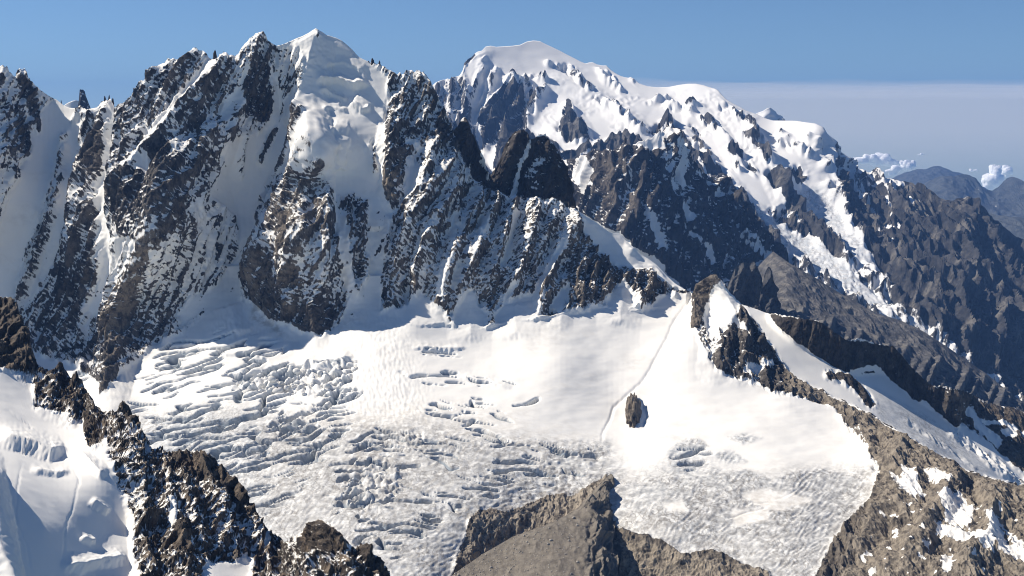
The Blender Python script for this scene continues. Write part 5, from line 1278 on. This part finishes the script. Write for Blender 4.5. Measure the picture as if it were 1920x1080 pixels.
def spire(name, px, py_top, py_base, wpx, Y, lean=0.0, parent=None, seed=0.0, mat=None, label=None, split_top=False):
    """a narrow rock spike on the crest"""
    g = Y / F_PX
    base = unproject(np.array(float(px)), np.array(float(py_base)), Y)
    hgt = (py_base - py_top) * g
    nz, nu = 12, 9
    z = np.linspace(-0.35, 1.0, nz)[:, None]
    u = np.linspace(0, 2 * np.pi, nu, endpoint=False)[None]
    prof = np.interp(z, [-0.35, 0, 0.5, 0.85, 1.0], [1.35, 1.0, 0.72, 0.42, 0.06])
    rr = prof * wpx * g * 0.5 * (1 + 0.35 * perlin3(np.cos(u) * 1.5 + seed, np.sin(u) * 1.5, z * 3.0 + seed))
    x = rr * np.cos(u) + lean * z * hgt
    y = rr * np.sin(u) * 1.2
    zz = z * hgt + 0 * u + 0.05 * hgt * perlin3(np.cos(u) * 2, np.sin(u) * 2 + seed, z * 4)
    V = np.stack([x, y, zz], -1).reshape(-1, 3) + base
    i = np.arange(nz * nu).reshape(nz, nu)
    F = np.stack([i[:-1], np.roll(i, -1, 1)[:-1], np.roll(i, -1, 1)[1:], i[1:]], -1).reshape(-1, 4)
    at = {'snow': np.full(len(V), 0.05), 'tan': np.full(len(V), 0.1), 'ice': np.zeros(len(V)), 'dirt': np.zeros(len(V))}
    return make_mesh(name, V, F, mat or M_DARK, at, None, parent)


for k, (px, t, bs, w, ln, who) in enumerate((
        (5, 122, 130, 5, 0.1, wall), (13, 124, 134, 4, 0.0, wall), (34, 130, 146, 9, 0.05, wall), (44, 130, 146, 8, 0.0, wall), (51, 137, 150, 4, 0.0, wall), (115, 187, 196, 2.2, 0, wall), (56, 146, 155, 3, 0, wall),
        (197, 180, 194, 5.5, 0.0, peak), (204.5, 178, 192, 4.5, 0.05, peak), (211, 184, 196, 6, 0.1, peak), (240, 184, 197, 4, 0.0, peak), (247, 184, 195, 3, 0.0, peak), (250, 186, 196, 3, 0, peak), (236, 188, 200, 4, 0, peak),
        (402.5, 94, 114, 9, 0.06, peak), (420, 96, 103, 2.5, 0, peak), (366, 89, 96, 5, 0, peak), (276, 153, 162, 7, 0, peak), (297, 126, 136, 6, 0, peak), (317, 110, 118, 5, 0, peak), (290, 137, 148, 4, 0, peak),
        (699, 109, 119, 7.5, -0.1, peak), (711, 113.5, 122, 5, 0.1, peak), (691, 114, 118, 4, 0, peak), (782, 131, 139, 4, 0, peak), (762, 131, 139, 5, 0, peak), (799, 143, 148, 3, 0, peak))):
    spire('pinnacle', px, t, bs, w, float(front_depth(np.array([px + 0.0]), np.array([bs + 0.0]))[0]) + 4, ln, who, k * 3.1)
for k, (px, t, bs, w, ln, who) in enumerate(((232, 750, 776, 12, -0.05, spur), (225, 762, 782, 9, 0.0, spur), (240, 768, 790, 9, 0.1, spur), (296, 838, 856, 9, 0.0, spur), (318, 846, 860, 7, 0.0, spur), (345, 844, 858, 8, 0.05, spur), (372, 845, 858, 8, 0, spur),
                                              (398, 856, 872, 8, 0.1, spur), (415, 868, 884, 7, 0.1, spur), (270, 834, 852, 7, 0, spur), (444, 912, 928, 7, 0.1, spur))):
    spire('pinnacle', px, t, bs, w, float(L_D(px, bs)) + 1, ln, who, k * 2.3 + 50, M_NEAR)
spire('summit_spire', 1252, 219, 240, 6, 9480.0, 0.0, needles, 7.7)
spire('summit_spire', 1235, 230, 246, 8, 9480.0, 0.05, needles, 9.7)
spire('summit_spire', 1172, 256, 272, 8, 9290.0, 0.05, needles, 4.7)

# ------------------------------------------------------------------ clouds beyond the haze
M_CLOUD, nt, b = new_mat('cloud_vapour')
b.inputs['Base Color'].default_value = (0.97, 0.97, 0.97, 1)
b.inputs['Roughness'].default_value = 1.0
b.inputs['Specular IOR Level'].default_value = 0.0
b.inputs['Subsurface Weight'].default_value = 1.0
b.inputs['Subsurface Radius'].default_value = (1, 1, 1)
b.inputs['Subsurface Scale'].default_value = 180.0
r3 = np.random.default_rng(9)


def cloud(label, blobs, Y, seed):
    """one closed billowing surface: the outer envelope of many round lobes"""
    g = Y / F_PX
    sph = []
    for bx, by, bw, bh, cnt in blobs:
        bw, bh = bw * 1.12, bh * 1.25
        for k in range(cnt):
            ox, oy = r3.uniform(-1, 1), r3.uniform(-0.8, 1)
            rad = r3.uniform(0.34, 0.62) * bh * (1.15 - 0.4 * abs(ox))
            c = unproject(np.array(bx + ox * (bw - rad * 0.6)), np.array(by - oy * (bh - rad) * 0.8 + 0.2 * bh), Y)
            c[1] += r3.uniform(-0.5, 0.5) * bh * g
            sph.append((c, rad * g))
    C = np.array([c for c, r in sph])
    Rr = np.array([r for c, r in sph])
    ctr = (C * (Rr ** 2)[:, None]).sum(0) / (Rr ** 2).sum()
    nu, nv = 96, 60
    u = np.linspace(0, 2 * np.pi, nu, endpoint=False)[None]
    v = np.linspace(0.03, np.pi - 0.03, nv)[:, None]
    D = np.stack([np.sin(v) * np.cos(u), np.sin(v) * np.sin(u), np.cos(v) + 0 * u], -1)
    r = np.full((nv, nu), 0.25 * np.median(Rr))
    for c, rad in zip(C, Rr):
        t = D @ (c - ctr)
        disc = rad ** 2 - (((c - ctr) ** 2).sum() - t ** 2)
        r = np.maximum(r, np.where(disc > 0, t + np.sqrt(np.maximum(disc, 0)), 0))
    P = D * r[..., None]
    q = P / (np.median(Rr) * 0.8)
    P = P * (1 + 0.10 * perlin3(q[..., 0] + seed, q[..., 1], q[..., 2]) + 0.06 * perlin3(q[..., 0] * 2.3, q[..., 1] * 2.3 + seed, q[..., 2] * 2.3))[..., None] + ctr
    i = np.arange(nu * nv).reshape(nv, nu)
    F = np.stack([i[:-1], i[1:], np.roll(i, -1, 1)[1:], np.roll(i, -1, 1)[:-1]], -1).reshape(-1, 4)
    o = make_mesh('cloud', P.reshape(-1, 3), F, M_CLOUD, None, np.ones(len(F), bool))
    return tag(o, label, 'cloud', 'small cumulus clouds on the horizon')


CY = 63000.0
cloud('broad flat-based white cloud just behind the massif ridge', [(1622, 301, 20, 9, 14), (1648, 297, 28, 13, 22), (1672, 305, 20, 8, 12)], CY, 1.0)
cloud('lower ragged cloud lobe beside the broad white cloud', [(1700, 307, 14, 10, 14), (1684, 314, 16, 7, 10), (1670, 322, 10, 6, 8)], CY - 900, 5.0)
cloud('tall bright cumulus tower rising from behind the blue ridge', [(1862, 338, 17, 15, 18), (1866, 318, 8, 11, 12), (1853, 348, 11, 10, 10)], CY - 500, 9.0)
cloud('faint small puff touching the tall cumulus tower', [(1889, 317, 8, 10, 12), (1886, 328, 8, 6, 6)], CY, 13.0)
cloud('tiny flat cloud strip between the two larger clouds', [(1821, 319, 11, 3, 9)], CY + 400, 17.0)
cloud('minute high puff over the farthest range', [(1727, 289, 6, 2.5, 6)], CY + 900, 21.0)

# thin high veil of cloud over the right-hand horizon
M_VEIL, nt, b = new_mat('veil_cloud')
pos = nd(nt, 'ShaderNodeNewGeometry').outputs['Position']
mp = nd(nt, 'ShaderNodeMapping')
mp.inputs['Scale'].default_value = (1 / 26000.0, 1 / 9000.0, 1)
nt.links.new(pos, mp.inputs['Vector'])
nz_ = noise(nt, mp.outputs[0], 1.0, 6, 0.55)
sep = nd(nt, 'ShaderNodeSeparateXYZ')
nt.links.new(pos, sep.inputs[0])
edge = mth(nt, 'MULTIPLY', ramp(nt, sep.outputs[0], -2000, 16000), mth(nt, 'MULTIPLY', ramp(nt, sep.outputs[1], 62000, 80000), mth(nt, 'SUBTRACT', 1.0, ramp(nt, sep.outputs[1], 90000, 220000))))
den = mth(nt, 'MULTIPLY', mth(nt, 'MULTIPLY', ramp(nt, nz_, 0.30, 0.62), edge), 0.2)
tp = nd(nt, 'ShaderNodeBsdfTransparent')
tl = nd(nt, 'ShaderNodeBsdfTranslucent')
tl.inputs[0].default_value = (0.85, 0.83, 0.80, 1)
mx = nd(nt, 'ShaderNodeMixShader')
nt.links.new(den, mx.inputs[0])
nt.links.new(tp.outputs[0], mx.inputs[1])
nt.links.new(tl.outputs[0], mx.inputs[2])
out = [n for n in nt.nodes if n.type == 'OUTPUT_MATERIAL'][0]
nt.links.new(mx.outputs[0], out.inputs['Surface'])
vx, vy = np.meshgrid(np.linspace(-8000, 130000, 40), np.geomspace(61500, 900000, 40))
vi = np.arange(vx.size).reshape(vx.shape)
vz = 1330 + 60 * perlin2(vx / 20000, vy / 20000)
veil = make_mesh('cloud_veil', np.stack([vx, vy, vz], -1).reshape(-1, 3), np.stack([vi[:-1, :-1], vi[:-1, 1:], vi[1:, 1:], vi[1:, :-1]], -1).reshape(-1, 4), M_VEIL)
tag(veil, 'thin pale veil of high cloud along the right-hand horizon', 'cloud', kind='stuff')

# pale bank of moist air far beyond, over the right-hand horizon: a closed body with an uneven top
bx, by = np.meshgrid(np.linspace(0, 1, 50), np.linspace(0, 1, 40))
BX, BY = 3000 + 160000 * bx ** 1.4, 66000 + 180000 * by
BT = BY * (0.001 + 0.021 * by ** 0.8) * (1 + 0.16 * perlin2(BX / 30000, BY / 40000, 3) + 0.07 * perlin2(BX / 9000, BY / 20000, 5)) * (0.1 + 0.9 * sstep(0, 0.2, bx))
ni = BX.size
bi = np.arange(ni).reshape(BX.shape)
BV = np.concatenate([np.stack([BX, BY, BT], -1).reshape(-1, 3), np.stack([BX, BY, np.full_like(BX, -3300.0)], -1).reshape(-1, 3)])
topf = np.stack([bi[:-1, :-1], bi[:-1, 1:], bi[1:, 1:], bi[1:, :-1]], -1).reshape(-1, 4)
rim = np.concatenate([bi[0, :], bi[1:, -1], bi[-1, -2::-1], bi[-2:0:-1, 0]])
nxt = np.roll(rim, -1)
bank = make_mesh('haze_bank', BV, np.concatenate([topf, topf[:, ::-1] + ni, np.stack([rim + ni, nxt + ni, nxt, rim], -1)]), bpy.data.materials.new('moist_air'))
m = bank.data.materials[0]
m.use_nodes = True
m.node_tree.nodes.clear()
ot = m.node_tree.nodes.new('ShaderNodeOutputMaterial')
v_ = m.node_tree.nodes.new('ShaderNodeVolumePrincipled')
v_.inputs['Color'].default_value = (0.97, 0.94, 0.88, 1)
v_.inputs['Density'].default_value = 1.9e-5
m.node_tree.links.new(v_.outputs[0], ot.inputs['Volume'])
tag(bank, 'broad pale haze bank low over the far right horizon', 'haze', kind='stuff')

# ------------------------------------------------------------------ the air
hz = bpy.data.meshes.new('haze')
x0, x1, y0, y1, z0, z1 = -30000, 30000, -5000, 60000, -3900, 1200
hz.from_pydata([(x, y, z) for z in (z0, z1) for y in (y0, y1) for x in (x0, x1)], [], [(0, 2, 3, 1), (4, 5, 7, 6), (0, 1, 5, 4), (2, 6, 7, 3), (0, 4, 6, 2), (1, 3, 7, 5)])
haze = bpy.data.objects.new('haze', hz)
COL.objects.link(haze)
M_HAZE = bpy.data.materials.new('air')
M_HAZE.use_nodes = True
nt = M_HAZE.node_tree
nt.nodes.clear()
out = nt.nodes.new('ShaderNodeOutputMaterial')
pv = nt.nodes.new('ShaderNodeVolumePrincipled')
pv.inputs['Color'].default_value = (0.19, 0.40, 0.90, 1)
pv.inputs['Density'].default_value = 1.4e-5
pv.inputs['Anisotropy'].default_value = 0.0
nt.links.new(pv.outputs[0], out.inputs['Volume'])
hz.materials.append(M_HAZE)
tag(haze, 'pale blue haze filling the distance', 'haze', kind='stuff')
